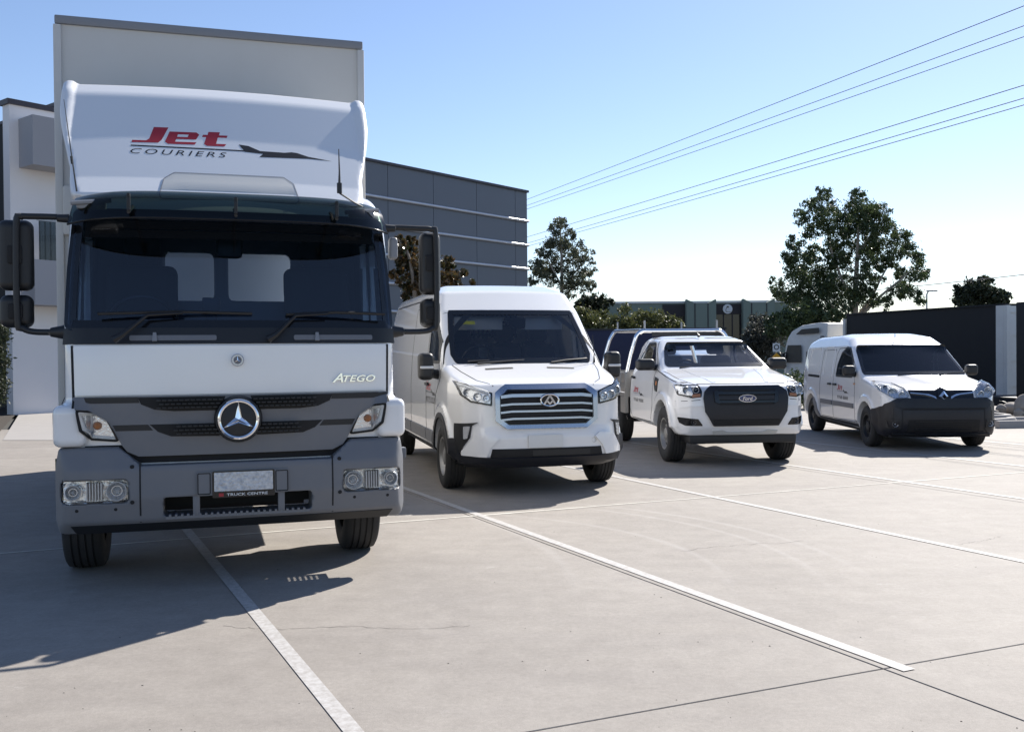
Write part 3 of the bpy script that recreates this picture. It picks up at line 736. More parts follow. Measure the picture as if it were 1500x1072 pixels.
    for x in xs:
        b = .20 * abs(x / 1.05) ** 5 + .05 * (x / 1.05) ** 2
        for yy, zz in prof: v.append((x * (1 - .035 * (zz - 2.40) / .2), yy + b - .03, zz - .03 * abs(x / 1.05) ** 6))
    f = [(i * n + j, (i + 1) * n + j, (i + 1) * n + j + 1, i * n + j + 1) for i in range(len(xs) - 1) for j in range(n - 1)]
    vz = obj('sun_visor', v, f, VISOR, t, angle=80)
    MB().tube([(x, .0 + .20 * abs(x / 1.05) ** 5 + .05 * (x / 1.05) ** 2 - .03, 2.402 - .03 * abs(x / 1.05) ** 6) for x in xs], .007, 6).build('visor_lip', BLACKG, vz)
    for x in (-.66, 0, .66):
        MB().box((x - .011, -.040, 2.44), (x + .011, -.02, 2.55), .004).tube([(x, -.040, 2.45), (x, -.05, 2.45)], .010, 8).tube([(x, -.040, 2.54), (x, -.05, 2.54)], .010, 8).tube([(x, -.03, 2.43), (x, .33, 2.52)], .012, 6).build('visor_bracket', BLACKP, vz)
    for x in (-.9, .86):
        MB().box((x - .09, .16, 2.47), (x + .09, .22, 2.52), .015).tube([(x - .12, .14, 2.5), (x + .12, .18, 2.53)], .015, 6).build('roof_marker_lamp', GREYL, t)
    band('sunstrip', full, 'F', [(-.96, 2.30), (.96, 2.30), (.945, 2.42), (-.945, 2.42)], .055, BLACKG, t, .007, 0)
    # deflector
    sp = Body([(.42, 2.58), (.60, 2.74, .15), (.92, 3.09, .4), (1.22, 3.48, .3), (1.36, 3.58, .05), (1.60, 3.58), (1.60, 2.58)],
              [(.58, .28), (.95, .40, .1), (1.08, .60, .2), (1.15, .95, .2), (1.165, 1.62)], [(1.0, 2.5), (1.02, 2.82, .1), (1.09, 3.05, .3), (1.155, 3.28, .3), (1.16, 3.55), (1.15, 3.66, .02)], .045, .09)
    spz = lambda x, y, z: sp(x + .07, y, z - .028 * np.clip((np.abs(x + .07) - 1.03) / .04, 0, 1) - .03 * (1 - ((x + .07) / 1.1) ** 2))
    de = sdf_obj('wind_deflector', spz, (-1.32, .3, 2.5), (1.22, 1.68, 3.76), .024, WHITE2, t)
    PN = [(-.50, 2.60), (.46, 2.60), (.43, 2.76), (.36, 2.815), (-.40, 2.815), (-.47, 2.76)]
    patch('deflector_panel', spz, 'F', PN, LIGHTIN, de, .003, .0, .1, .03); band('deflector_panel_edge', spz, 'F', PN, .006, GREYL, de, .0045, .0, .03)
    logo(spz, 'F', -.70, 3.035, 1.44, de, zs=1.12)
    MB().tube([(.70, .12, 2.63), (.70, .12, 2.70)], .018, 8).tube([(.70, .12, 2.70), (.702, .13, 2.78), (.70, .14, 2.94)], [.009, .006, .003], 6).tube([(.70, .12, 2.63), (.8, .12, 2.57), (.88, .2, 2.55)], .006, 6).build('aerial', BLACKP, t)
    MB().tube([(-1.0, .3, 2.60), (-1.03, .3, 2.85), (-1.07, .3, 3.2)], [.006, .004, .002], 6).tube([(-1.025, .3, 2.78), (-1.03, .3, 2.83)], .009, 6).build('whip_aerial', BLACKP, t)
    # box body
    cx = -.09
    bx = MB().box((cx - 1.235, 1.97, 1.0), (cx + 1.235, 8.2, 4.23)).build('cargo_box', BOXW, t, smooth=False)
    MB().box((cx - 1.25, 1.945, 4.215), (cx + 1.25, 8.22, 4.285), .012).build('roof_rail', GREYL, bx)
    for s in (-1, 1):
        MB().box((cx + s * 1.23 - .03, 1.94, 1.0), (cx + s * 1.23 + .03, 2.01, 4.21), .012).build('corner_post', BOXW, bx)
        MB().box((cx + s * 1.0 - .2, 1.90, 2.5), (cx + s * 1.0 + .2, 1.968, 2.9), .02).build('box_bracket', BOXW, bx)
    MB().box((cx - 1.235, 1.95, .93), (cx + 1.235, 8.2, .998)).build('box_floor', GREYP, bx)
    ch = MB()
    for s in (-1, 1): ch.box((s * .42 - .04, .5, .62), (s * .42 + .04, 8.0, .92))
    ch.box((-.5, .85, .38), (.5, 1.0, .50)).box((-.95, 5.4, .40), (.95, 5.5, .5)).build('chassis', SEAM, t)
    for s in (-1, 1):
        wheel(t, s * .965 - .06, .92, .43, .27, s, .26, 'truck'); wheel(t, s * .95 - .08, 5.45, .43, .27, s, .26, 'truck'); wheel(t, s * .66 - .08, 5.45, .43, .26, s, .26, 'truck')
        mg = MB()
        prof = [(.92 + .53 * math.cos(a), .43 + .53 * math.sin(a)) for a in np.linspace(.2, 2.2, 12)]
        for a, b in zip(prof[:-1], prof[1:]):
            mg.add([(s * .70, *a), (s * 1.08, *a), (s * 1.08, *b), (s * .70, *b)], [(0, 1, 2, 3)])
        mg.build('mudguard', BLACKP, t)
        # mirrors on a loop arm
        X = 1.43 if s > 0 else 1.37; hx, hw = (1.40, .078) if s > 0 else (1.385, .105)
        arm = [(s * 1.04, .30, 2.42), (s * 1.12, .32, 2.43), (s * 1.30, .33, 2.43), (s * (X - .03), .335, 2.425), (s * X, .33, 2.37), (s * X, .33, 1.76), (s * (X - .03), .335, 1.70), (s * (X - .1), .32, 1.675), (s * 1.12, .24, 1.67)]
        ma = MB().tube(curve_pts(arm, 5), .021, 10).build('mirror_arm', BLACKP, t)
        MB().lathe([(0, .12), (.03, .10), (.045, .03), (.06, 0)], (s * 1.06, .24, 1.67), 'x', 14, s).build('arm_mount', BLACKP, ma)
        MB().lathe([(0, .08), (.025, .07), (.03, 0)], (s * 1.05, .30, 2.42), 'x', 12, s).build('arm_mount', BLACKP, ma)
        a = mirror_head('mirror', t, (s * hx, .415, 2.18), (hw, .062, .232), BLACKP, .05); MB().box((s * hx - .045, .335, 2.12), (s * hx + .045, .38, 2.24), .015).build('mirror_clamp', SEAM, a)
        MB().box((s * hx - hw * .8, .476, 1.98), (s * hx + hw * .8, .481, 2.38)).build('mirror_glass', CHROME, a)
        a = mirror_head('wide_mirror', t, (s * hx, .415, 1.812), (hw * .95, .065, .108), BLACKP, .05); MB().box((s * hx - .045, .33, 1.76), (s * hx + .045, .38, 1.86), .015).build('mirror_clamp', SEAM, a)
        if s > 0: mirror_head('kerb_mirror', t, (1.115, .36, 2.28), (.03, .05, .08), GREYL, .02)
        # perforated entry step behind the bumper
        stp = MB(); x0, x1, y0, y1 = .70, 1.06, .235, .455
        def sb(a, b, c, d, z0=.496, z1=.504): stp.box((min(s * a, s * b), c, z0), (max(s * a, s * b), d, z1))
        sb(x0, .78, y0, y1); sb(1.02, x1, y0, y1); sb(.78, 1.02, y0, .27); sb(.78, 1.02, .42, y1)
        for i in range(7): sb(.78 + i * .037, .795 + i * .037, .27, .42)
        for j in range(4): sb(.78, 1.02, .295 + j * .034, .307 + j * .034)
        sb(x0, x0 + .02, y0, y1, .50, .82); sb(x0, x1, y0, y0 + .012, .42, .52)
        stp.build('entry_step', BLACKP, t)
    # cab interior
    MB().box((-.98, .30, 1.40), (.98, .62, 1.655), .05).build('dashboard', DASH, t)
    for s in (-1, 1): seat(t, s * .66, .98, 1.55, .52, .62)
    steering(t, -.62, .66, 1.74, .22)
    MB().box((-.02, .42, 1.655), (.40, .52, 1.70), .015).build('dash_papers', PAPER, t)
    MB().box((-.20, .50, 1.655), (-.12, .53, 1.92), .01).box((-.22, .49, 1.80), (-.10, .52, 1.92), .01).build('handset_mount', BLACKP, t)
    MB().box((-.12, .5, 2.2), (.06, .54, 2.36), .04).build('cab_camera', BLACKP, t)
    return t
make_truck()

def make_van():
    t = thing('cargo_van', 'white high roof cargo van with wide chrome slatted grille and blank plate', 'van', (.38, 10.28, 0), 14)
    full = Body([(.06, .33, .03), (.0, .44, .03), (.0, .62), (.035, .74, .05), (.06, 1.10, .08), (.15, 1.19, .08), (.55, 1.30, .3), (.92, 1.40), (1.60, 2.05), (1.92, 2.29, .25), (2.45, 2.40, .4), (5.75, 2.42, .1), (5.92, 2.25, .15), (5.95, .40, .05), (1.6, .36)],
                [(.48, -.04), (.70, .06, .2), (.88, .26, .2), (.98, .62, .4), (1.01, 1.3, .3), (1.01, 5.8, .1), (.95, 5.97)],
                [(.90, .30), (.985, .42), (1.01, .70), (1.005, 1.1), (.97, 1.45, .2), (.885, 2.05, .2), (.82, 2.30, .12), (.66, 2.46, .1)], .09, .09, .10, .02,
                lambda d, x, y, z: smin(d, np.maximum(np.maximum(np.hypot(y - .95, z - .38) - .55, np.maximum(np.abs(x) - 1.0, .40 - z)), .80 - np.abs(x)) + .02, .08))
    WS = [(-.80, 1.395), (.80, 1.395), (.845, 1.50), (.815, 1.80), (.775, 2.035), (-.775, 2.035), (-.815, 1.80), (-.845, 1.50)]
    WSh = Tab(inset(vpoly('F', fillet(WS, .05)), .05))
    SW = [(1.12, 1.40), (1.95, 1.40), (1.95, 1.93), (1.62, 1.93), (1.30, 1.66)]; SWh = Tab(inset(vpoly('R', fillet(SW, .05)), .03))
    def cut(x, y, z):
        d = full(x, y, z); hol = np.maximum(np.maximum(d + .07, 1.02 - z), y - 2.5)
        d = np.maximum(d, -hol); d = np.maximum(d, -np.maximum(np.maximum(WSh(x, z), y - 1.9), .75 - y)); d = np.maximum(d, -np.maximum(SWh(y, z), .6 - np.abs(x)))
        for yc, r_ in ((.95, .435), (4.80, .43)): d = np.maximum(d, -np.maximum(np.hypot(y - yc, z - .37) - r_, .66 - np.abs(x)))
        return d
    sdf_obj('body', cut, (-1.1, -.1, .26), (1.1, 6.02, 2.5), .025, WHITE, t, lining=(full, TRIML, .95))
    band('windscreen_seal', full, 'F', WS, .06, BLACKG, t, .006, .01, .05)
    patch('windscreen_header', full, 'F', [(-.77, 1.975), (.77, 1.975), (.765, 2.035), (-.765, 2.035)], BLACKG, t, .0055, .0, .1)
    ws = patch('windscreen', full, 'F', inset(vpoly('F', fillet(WS, .05)), .02), GLASS, t, .003, 0, .08)
    for s in 'LR':
        band('window_seal', full, s, SW, .035, BLACKP, t, .005, .01, .05); patch('side_window', full, s, inset(vpoly('R', fillet(SW, .05)), .02), GLASS, t, .003, 0, .15)
        ribbon('door_seam', full, s, [(1.42, .60), (1.42, .95), (1.05, 1.25), (1.05, 1.40), (1.58, 2.0), (2.04, 2.0), (2.04, .42), (1.5, .42)], .010, SEAM, t)
        ribbon('door_seam', full, s, [(2.10, 2.08), (3.35, 2.12), (3.35, .46), (2.10, .46)], .010, SEAM, t)
        ribbon('roof_gutter', full, s, [(1.75, 2.10), (2.4, 2.22), (5.7, 2.24)], .02, SEAM, t, .001)
        ribbon('body_crease', full, s, [(2.1, 1.98), (5.8, 2.0)], .012, WHITE, t, .006, .01)
        for y0, y1 in ((1.47, 2.02), (2.07, 3.33), (3.38, 4.30)): patch('side_moulding', full, s, [(y0, .455), (y1, .455), (y1, .60), (y0, .60)], GREYP, t, .016, .02, .12, .012)
        patch('door_handle', full, s, [(1.80, 1.13), (2.0, 1.13), (2.0, 1.165), (1.80, 1.165)], BLACKP, t, .03, .02, .1, .01)
        for yc in (.95, 4.80):
            arc = [(yc + .455 * math.cos(a), .37 + .455 * math.sin(a)) for a in np.linspace(-.1, math.pi + .1, 30)]
            ribbon('arch_trim', full, s, arc, .055, BLACKP, t, .012, .02, .06)
        ribbon('sill_trim', full, s, [(1.40, .395), (4.3, .40)], .05, BLACKP, t, .005, .01, .1)
    GO = [(-.56, .80), (-.44, .705), (.44, .705), (.56, .80), (.56, 1.085), (.44, 1.155), (-.44, 1.155), (-.56, 1.085)]
    g = patch('grille', full, 'F', GO, MESHG, t, .012, .02, .07)
    band('grille_frame', full, 'F', GO, .048, SATIN, g, .042, .05)
    band('grille_inner_frame', full, 'F', inset(vpoly('F', GO), .046), .014, BLACKG, g, .030, .03)
    for z, w in ((1.060, .50), (.972, .505), (.895, .505), (.818, .495)):
        ribbon('grille_slat', full, 'F', [(-w, z - .012), (-w + .12, z), (w - .12, z), (w, z - .012)], .021 if z < 1.05 else .03, SATIN, g, .034, .03, .06)
    for k in range(3): ribbon('grille_mesh_bar', full, 'F', [(-.48, .862 - k * .077 + .075), (.48, .862 - k * .077 + .075)], .008, BLACKP, g, .018, .01, .1)
    p, _ = project(full, 'F', np.array([[.02, 1.01]])); yb = p[0][1] - .03; EX, EZ = .02, 1.012
    def ell(rx, rz, n=36): return [(EX + rx * math.cos(a), EZ + rz * math.sin(a)) for a in np.linspace(0, 2 * math.pi, n, endpoint=False)]
    em = MB().prism(ell(.105, .068), yb - .012, yb + .01).build('badge', BLACKG, g)
    MB().tube([(x, yb - .015, z) for x, z in ell(.098, .062)] + [(EX + .098, yb - .015, EZ)], .010, 8, False).build('badge_ring', CHROME, em)
    tri = lambda P: MB().prism([(EX + a, EZ + b) for a, b in P], yb - .026, yb - .010).build('badge_chevron', CHROME, em, smooth=False)
    tri([(-.072, -.045), (-.052, -.045), (.006, .040), (-.004, .056), (-.012, .050)]); tri([(.072, -.045), (.052, -.045), (-.006, .040), (.004, .056), (.012, .050)])
    tri([(0, -.05), (.04, -.012), (.03, .004), (0, -.028)]); tri([(0, -.05), (-.04, -.012), (-.03, .004), (0, -.028)])
    for s in (-1, 1):
        P = [(s * a, b) for a, b in [(.585, 1.095), (.59, .955), (.80, .995), (.885, 1.065), (.935, 1.225), (.74, 1.150)]]
        h = patch('headlamp', full, 'F', P, BLACKG, t, .006, .02, .05, .012)
        patch('headlamp_housing', full, 'F', inset(vpoly('F', P), .020), LAMPIN, h, .009, .0, .05)
        for x, z, r_ in ((.655, 1.04, .040), (.745, 1.055, .046), (.84, 1.10, .042)):
            p, _ = project(full, 'F', np.array([[s * x, z]])); lamp_unit(h, (s * x, p[0][1] - .028, z), r_)
        patch('headlamp_brow', full, 'F', [(s * .62, 1.09), (s * .62, 1.072), (s * .76, 1.115), (s * .89, 1.165), (s * .90, 1.19), (s * .75, 1.135)], LAMPWH, h, .03, .02, .06)
        patch('headlamp_lens', full, 'F', inset(vpoly('F', P), .012), LENS, h, .034, .02, .05)
        P = [(s * a, b) for a, b in [(.735, .785), (.925, .765), (.935, .44), (.895, .44), (.865, .53), (.81, .62), (.79, .75)]]
        fo = patch('fog_lamp_recess', full, 'F', P, BLACKP, t, .016, .02, .05)
        patch('fog_lamp', full, 'F', [(s * .80, .745), (s * .86, .738), (s * .86, .60), (s * .825, .615)], LAMPIN, fo, .022, .01, .05, .01)
        patch('bumper_wing', full, 'F', [(s * .745, .655), (s * .80, .585), (s * .875, .48), (s * .875, .43), (s * .655, .425), (s * .615, .52), (s * .53, .615), (s * .58, .655)], WHITE, t, .024, .04, .05)
        patch('hood_vent', full, 'T', [(s * .36 - .16, .70), (s * .36 + .16, .70), (s * .36 + .16, .75), (s * .36 - .16, .75)], SEAM, t, .004, .0, .1, .01)
        ribbon('hood_seam', full, 'T', [(s * .56, .16), (s * .70, .35), (s * .80, .70), (s * .85, .98)], .010, SEAM, t, .002)
    patch('lower_grille', full, 'F', [(-.62, .42), (.62, .42), (.60, .505), (-.60, .505)], MESHG, t, .008, .012, .08)
    patch('lower_grille_mesh', full, 'F', [(-.17, .43), (.47, .43), (.47, .485), (-.17, .485)], BLACKP, t, .012, .004, .08)
    patch('bumper_lip', full, 'F', [(-.885, .325), (.885, .325), (.90, .44), (.85, .425), (.62, .418), (-.62, .418), (-.85, .425), (-.90, .44)], DARKP, t, .028, .05, .05, .012)
    for s in 'LR': patch('bumper_corner', full, s, [(.16, .33), (.50, .33), (.495, .46), (.47, .60), (.38, .60), (.30, .44), (.16, .43)], DARKP, t, .020, .03, .06)
    patch('number_plate', full, 'F', [(-.22, .515), (.16, .515), (.16, .64), (-.22, .64)], WPLATE, t, .02, .012, .1, .008)
    p, _ = project(full, 'F', np.array([[.52, .575]])); MB().lathe([(.022, -.003), (.025, -.005), (.028, -.003), (.028, .004)], p[0], 'y', 16).build('tow_eye_cover', LIGHTIN, t)
    logo(full, 'L', -2.05, 1.055, .78, t, False, 1.5); text_on('phone_lettering', full, 'L', '9775 0211', -2.03, .925, .075, BLACKD, t, w=.72, bold=.012)
    for s in (-1, 1):
        wheel(t, s * .875, .95, .355, .23, s, .215, 'van'); wheel(t, s * .875, 4.80, .355, .23, s, .215, 'van')
        m = mirror_head('mirror', t, (s * 1.13, 1.13, 1.37), (.085, .10, .155), BLACKP, .055)
        MB().box((s * 1.13 - .075, 1.02, 1.345), (s * 1.13 + .075, 1.06, 1.375), .01).build('mirror_indicator', LAMPWH, m)
        MB().tube([(s * .93, 1.22, 1.27), (s * 1.13, 1.15, 1.30)], [.06, .045], 8).build('mirror_foot', BLACKP, m)
        MB().box((s * .83 - .22, .5, .30), (s * .83 + .22, 1.42, .33)).build('wheel_well_floor', SEAM, t) if False else None
    for x0, x1, x2 in ((-.62, -.1, .42), (.25, .5, .78)):
        y = lambda z: .93 + (z - 1.40) * 1.0
        w = MB().tube([(x0 + .05, .90, 1.40), (x1, .94, 1.43), (x2, .99 + .06 * x2, 1.445)], [.016, .010, .008], 6).build('wiper', BLACKP, t)
        MB().tube([(x0 - .05, .96, 1.425), (x2, 1.0 + .06 * x2, 1.45)], .010, 6).build('wiper_blade', BLACKP, w)
    MB().tube([(.86, 1.0, 1.40), (.865, 1.02, 1.48), (.86, 1.06, 1.72)], [.014, .006, .003], 6).build('aerial', BLACKP, t)
    MB().box((-.9, 1.05, .34), (.9, 4.3, .45)).box((-.55, .2, .30), (.55, 1.6, .45)).build('underbody', SEAM, t)
    # interior
    MB().box((-.84, .98, 1.06), (.84, 1.32, 1.40), .06).build('dashboard', DASH, t)
    for x in (-.50, .06, .50): seat(t, x, 1.92, 1.16, .44 if x else .38, .45)
    steering(t, -.46, 1.36, 1.44, .19)
    bh = MB().prism([(-.90, 1.02), (.90, 1.02), (.86, 1.5), (.72, 2.2), (-.72, 2.2), (-.86, 1.5)], 2.44, 2.47).build('bulkhead', TRIML, t)
    gb = MB()
    for k in range(14): gb.box((-.55 + k * .062, 2.425, 1.72), (-.53 + k * .062, 2.438, 2.02))
    for k in range(4): gb.box((-.56, 2.420, 1.75 + k * .08), (.28, 2.432, 1.765 + k * .08))
    gb.build('bulkhead_grid', BLACKP, bh)
    for x0, x1 in ((-.70, -.10), (.12, .66)): MB().box((x0, 1.62, 1.80), (x1, 1.65, 1.96), .012).build('sun_visor', LIGHTIN, t)
    patch('windscreen_sticker', full, 'F', [(-.66, 1.865), (-.48, 1.862), (-.48, 1.905), (-.66, 1.908)], YELLOW, t, -.004, 0, .1)
    patch('camera_housing', full, 'F', [(-.12, 1.95), (.16, 1.95), (.12, 1.83), (-.03, 1.83)], BLACKG, t, -.006, .03, .1, .02)
    return t
make_van()

def make_ute():
    t = thing('tray_ute', 'white single cab ute with aluminium tray, tubular rack and black grille', 'ute', (3.055, 12.63, 0), 5.5)
    def flare(d, x, y, z):
        a = np.abs(x); w = np.maximum(np.maximum(np.maximum(np.hypot(y - .9, z - .40) - .55, a - .925), .74 - a), .50 - z)
        return smin(d, w + .02, .10)
    full = Body([(.10, .42, .03), (.03, .52, .04), (.0, .66), (.0, .82), (.03, 1.0, .06), (.10, 1.07, .06), (.40, 1.15, .2), (1.20, 1.285), (1.98, 1.70, .12), (2.30, 1.76, .3), (2.75, 1.755, .2), (2.97, 1.62, .1), (3.02, 1.15), (3.02, .48, .05), (1.4, .46)],
                [(.52, -.01), (.72, .08, .15), (.85, .28, .2), (.905, .6, .2), (.905, 3.0, .05)],
                [(.84, .38), (.91, .52), (.915, .85), (.885, 1.08, .1), (.835, 1.22, .1), (.80, 1.29, .05), (.655, 1.69, .12), (.52, 1.80, .1)], .06, .07, .10, .03, flare)
    WS = [(-.745, 1.30), (.745, 1.30), (.60, 1.658), (-.60, 1.658)]; WSh = Tab(inset(vpoly('F', fillet(WS, .05)), .045))
    SW = [(1.62, 1.27), (2.82, 1.27), (2.78, 1.45), (2.55, 1.66), (2.10, 1.66)]; SWh = Tab(inset(vpoly('R', fillet(SW, .05)), .03))
    RW = Tab(fillet([(-.55, 1.30), (.55, 1.30), (.50, 1.62), (-.50, 1.62)], .05))
    def cut(x, y, z):
        d = full(x, y, z); hol = np.maximum(np.maximum(d + .06, .80 - z), 1.15 - y)
        d = np.maximum(d, -hol); d = np.maximum(d, -np.maximum(np.maximum(WSh(x, z), y - 2.1), 1.1 - y)); d = np.maximum(d, -np.maximum(SWh(y, z), .45 - np.abs(x)))
        d = np.maximum(d, -np.maximum(RW(x, z), 2.6 - y))
        return np.maximum(d, -np.maximum(np.hypot(y - .9, z - .40) - .45, .60 - np.abs(x)))
    sdf_obj('cab', cut, (-1.02, -.1, .34), (1.02, 3.1, 1.86), .022, WHITE, t, lining=(full, TRIML, .75))
    band('windscreen_seal', full, 'F', WS, .05, BLACKG, t, .005, .01, .05); patch('windscreen', full, 'F', inset(vpoly('F', fillet(WS, .05)), .02), GLASS, t, .003, 0, .08)
    for s in 'LR':
        band('window_seal', full, s, SW, .035, BLACKP, t, .005, .01, .05); patch('side_window', full, s, inset(vpoly('R', fillet(SW, .05)), .02), GLASS, t, .003, 0, .15)
        ribbon('door_seam', full, s, [(1.50, 1.24), (1.50, .75), (1.62, .50), (2.80, .50), (2.95, .62), (2.95, 1.24), (2.86, 1.46), (2.62, 1.72), (2.08, 1.72), (1.50, 1.24)], .010, SEAM, t)
        patch('door_handle', full, s, [(2.66, 1.10), (2.86, 1.105), (2.86, 1.14), (2.66, 1.135)], BLACKP, t, .03, .02, .1, .012)
        patch('fender_vent', full, s, [(1.20, 1.13), (1.42, 1.16), (1.40, 1.05), (1.33, .96), (1.22, .95)], BLACKP, t, .012, .014, .06, .02)
        patch('fender_repeater', full, s, [(1.23, 1.09), (1.30, 1.10), (1.30, 1.05), (1.24, 1.04)], AMBER, t, .016, .004, .1)
        ribbon('fender_seam', full, s, [(.32, 1.10), (1.0, 1.19), (1.5, 1.26)], .008, SEAM, t, .002)
    half = [(.435, .545), (.545, .73), (.565, .90), (.55, .985), (.46, 1.048)]
    g = patch('grille_frame', full, 'F', mirror_poly(half), DARKP, t, .030, .05, .06, .02)
    patch('grille_opening', full, 'F', mirror_poly([(.36, .815), (.43, .845), (.44, .975), (.40, 1.0)]), MESHG, g, .033, .004, .08)
    for z in (.965, .855): ribbon('grille_bar', full, 'F', [(-.40, z), (.40, z)], .028, BLACKG, g, .045, .014, .08)
    for s in (-1, 1): patch('grille_end_block', full, 'F', [(s * .36, .825), (s * .42, .85), (s * .43, .98), (s * .38, .995)], BLACKG, g, .044, .01, .08)
    ribbon('grille_bar', full, 'F', [(-.38, .905), (.38, .905)], .05, DARKP, g, .042, .01, .08)
    patch('lower_grille', full, 'F', mirror_poly([(.42, .56), (.46, .635)]), MESHG, g, .033, .004, .08)
    for k in range(2): ribbon('lower_grille_bar', full, 'F', [(-.42, .582 + k * .026), (.42, .582 + k * .026)], .007, BLACKP, g, .038, .005, .08)
    p, _ = project(full, 'F', np.array([[-.0, .90]])); yb = p[0][1] - .05
    def ell(rx, rz, n=36): return [(rx * math.cos(a), .902 + rz * math.sin(a)) for a in np.linspace(0, 2 * math.pi, n, endpoint=False)]
    em = MB().prism(ell(.118, .050), yb - .008, yb + .02).build('badge', CHROME, g); MB().prism(ell(.108, .042), yb - .014, yb).build('badge_field', BLUEB, em)
    v, fc = text_mesh('Ford', .02, .25); sx = .135 / v[:, 0].max()
    obj('badge_lettering', [(-.068 + a * sx, yb - .0155, .875 + b * .05) for a, b in v], fc, CHROME, em, False)
    for s in (-1, 1):
        P = [(s * a, b) for a, b in [(.865, 1.075), (.60, 1.075), (.575, 1.0), (.585, .92), (.70, .905), (.845, .945)]]
        h = patch('headlamp', full, 'F', P, BLACKG, t, .006, .02, .05, .015)
        patch('headlamp_housing', full, 'F', [(s * .84, 1.055), (s * .70, 1.055), (s * .69, .935), (s * .83, .96)], LAMPIN, h, .009, 0, .05)
        patch('turn_lamp', full, 'F', [(s * .70, .955), (s * .60, .965), (s * .60, .925), (s * .70, .915)], AMBER, h, .012, .004, .05)
        for x, z, r_, mm in ((.77, 1.01, .048, LAMPIN), (.655, 1.015, .042, LAMPIN)):
            p, _ = project(full, 'F', np.array([[s * x, z]])); lamp_unit(h, (s * x, p[0][1] - .028, z), r_)
        patch('headlamp_lens', full, 'F', inset(vpoly('F', P), .010), LENS, h, .034, .03, .05)
        fo = patch('fog_lamp_recess', full, 'F', [(s * .85, .655), (s * .63, .635), (s * .565, .545), (s * .77, .545), (s * .83, .58)], BLACKG, t, .006, .01, .05, .012)
        p, _ = project(full, 'F', np.array([[s * .69, .59]])); lamp_unit(fo, (s * .69, p[0][1] - .02, .592), .034, m=GREYP, bulb=GREYL, ring=False)
        ribbon('bumper_crease', full, 'F', [(s * .58, .80), (s * .72, .80), (s * .87, .77)], .014, WHITE, t, .012, .02)
        ribbon('bumper_seam', full, 'F', [(s * .60, .885), (s * .86, .86)], .007, SEAM, t, .002)
        ribbon('hood_bulge', full, 'T', [(s * .36, .25), (s * .46, .7), (s * .52, 1.15)], .05, WHITE, t, .005, .01)
        ribbon('hood_seam', full, 'T', [(s * .62, .20), (s * .76, .5), (s * .80, 1.18)], .008, SEAM, t, .002)
    ribbon('hood_front_seam', full, 'F', [(-.60, 1.085), (.60, 1.085)], .008, SEAM, t, .002)
    patch('skid_plate', full, 'F', [(-.42, .43), (.42, .43), (.44, .48), (.30, .49), (.24, .465), (-.24, .465), (-.30, .49), (-.44, .48)], LIGHTIN, t, .012, .02, .08)
    MB().box((-.72, .16, .30), (.72, .9, .44), .03).build('underrun_panel', BLACKP, t)
    logo(full, 'L', -2.72, .885, .72, t, False, 1.35); text_on('phone_lettering', full, 'L', '9768 9888', -2.70, .755, .055, BLACKD, t, w=.66, bold=.012)
    ch = MB()
    for s in (-1, 1): ch.box((s * .42 - .04, .9, .48), (s * .42 + .04, 5.2, .60))
    ch.box((-.75, .85, .33), (.75, .97, .43)).box((-.75, 4.08, .33), (.75, 4.2, .43)).box((-.5, 1.2, .42), (.5, 3, .55)).build('chassis', SEAM, t)
    # tray
    tr = MB().box((-.92, 3.10, .80), (.92, 5.45, .86)).build('tray', ALU, t, smooth=False)
    for s in (-1, 1):
        for k in range(2): MB().box((s * .92 - .018, 3.12, .875 + k * .16), (s * .92 + .018, 5.44, 1.03 + k * .16), .006).build('dropside_board', ALU, tr)
        MB().box((s * .92 - .025, 3.08, .54), (s * .92 + .025, 3.45, .80)).build('tool_box_side', ALU, tr)
        for y in (3.10, 4.25, 5.44): MB().box((s * .92 - .028, y - .025, .80), (s * .92 + .028, y + .025, 1.20), .006).build('tray_post', ALU, tr)
        MB().box((s * .945 - .006, 3.42, 1.0), (s * .945 + .006, 3.46, 1.19)).build('tray_latch', GALV, tr)
    MB().box((-.92, 5.43, .86), (.92, 5.46, 1.19)).build('tailgate', ALU, tr)
    MB().box((-.92, 3.07, .80), (.92, 3.11, 1.20)).build('headboard', ALU, tr)
    for y, zt in ((3.16, 1.86), (5.30, 1.905)):
        P = curve_pts([(-.90, y, 1.18), (-.84, y, 1.45), (-.775, y, 1.68), (-.73, y, 1.79), (-.64, y, zt), (-.5, y, zt), (0, y, zt), (.5, y, zt), (.64, y, zt), (.73, y, 1.79), (.775, y, 1.68), (.84, y, 1.45), (.90, y, 1.18)], 5)
        rk = MB().tube(P, .033, 10).build('rack_hoop', CHROME, t)
        for x in (-.60, .60): MB().box((x - .014, y - .012, zt + .02), (x + .014, y + .012, zt + .17)).build('rack_pin', GALV, rk)
    MB().box((-.48, 3.15, 1.775), (.66, 3.17, 1.85)).build('rack_panel', BLACKP, rk)
    for s in (-1, 1): MB().tube([(s * .66, 3.16, 1.875), (s * .66, 5.30, 1.905)], .024, 8).build('rack_rail', SATIN, rk)
    for s in (-1, 1):
        wheel(t, s * .765, .90, .385, .25, s, .215, 'ute'); wheel(t, s * .765, 4.14, .385, .25, s, .215, 'ute')
        m = mirror_head('mirror', t, (s * .985, 1.52, 1.335), (.135, .09, .085), BLACKP, .06); MB().tube([(s * .80, 1.58, 1.29), (s * .95, 1.53, 1.30)], [.05, .035], 8).build('mirror_foot', BLACKP, m)
        MB().box((s * .80 - .13, 4.4, .30), (s * .80 + .13, 4.42, .80)).build('mudflap', BLACKP, t)
    MB().tube([(-.80, 3.35, .47), (-.86, 3.35, .45)], .035, 10).build('fuel_cap', BLACKP, t)
    MB().tube([(-.02, 2.08, 1.75), (-.03, 2.14, 1.80)], [.025, .006], 8).build('roof_aerial_base', BLACKP, t)
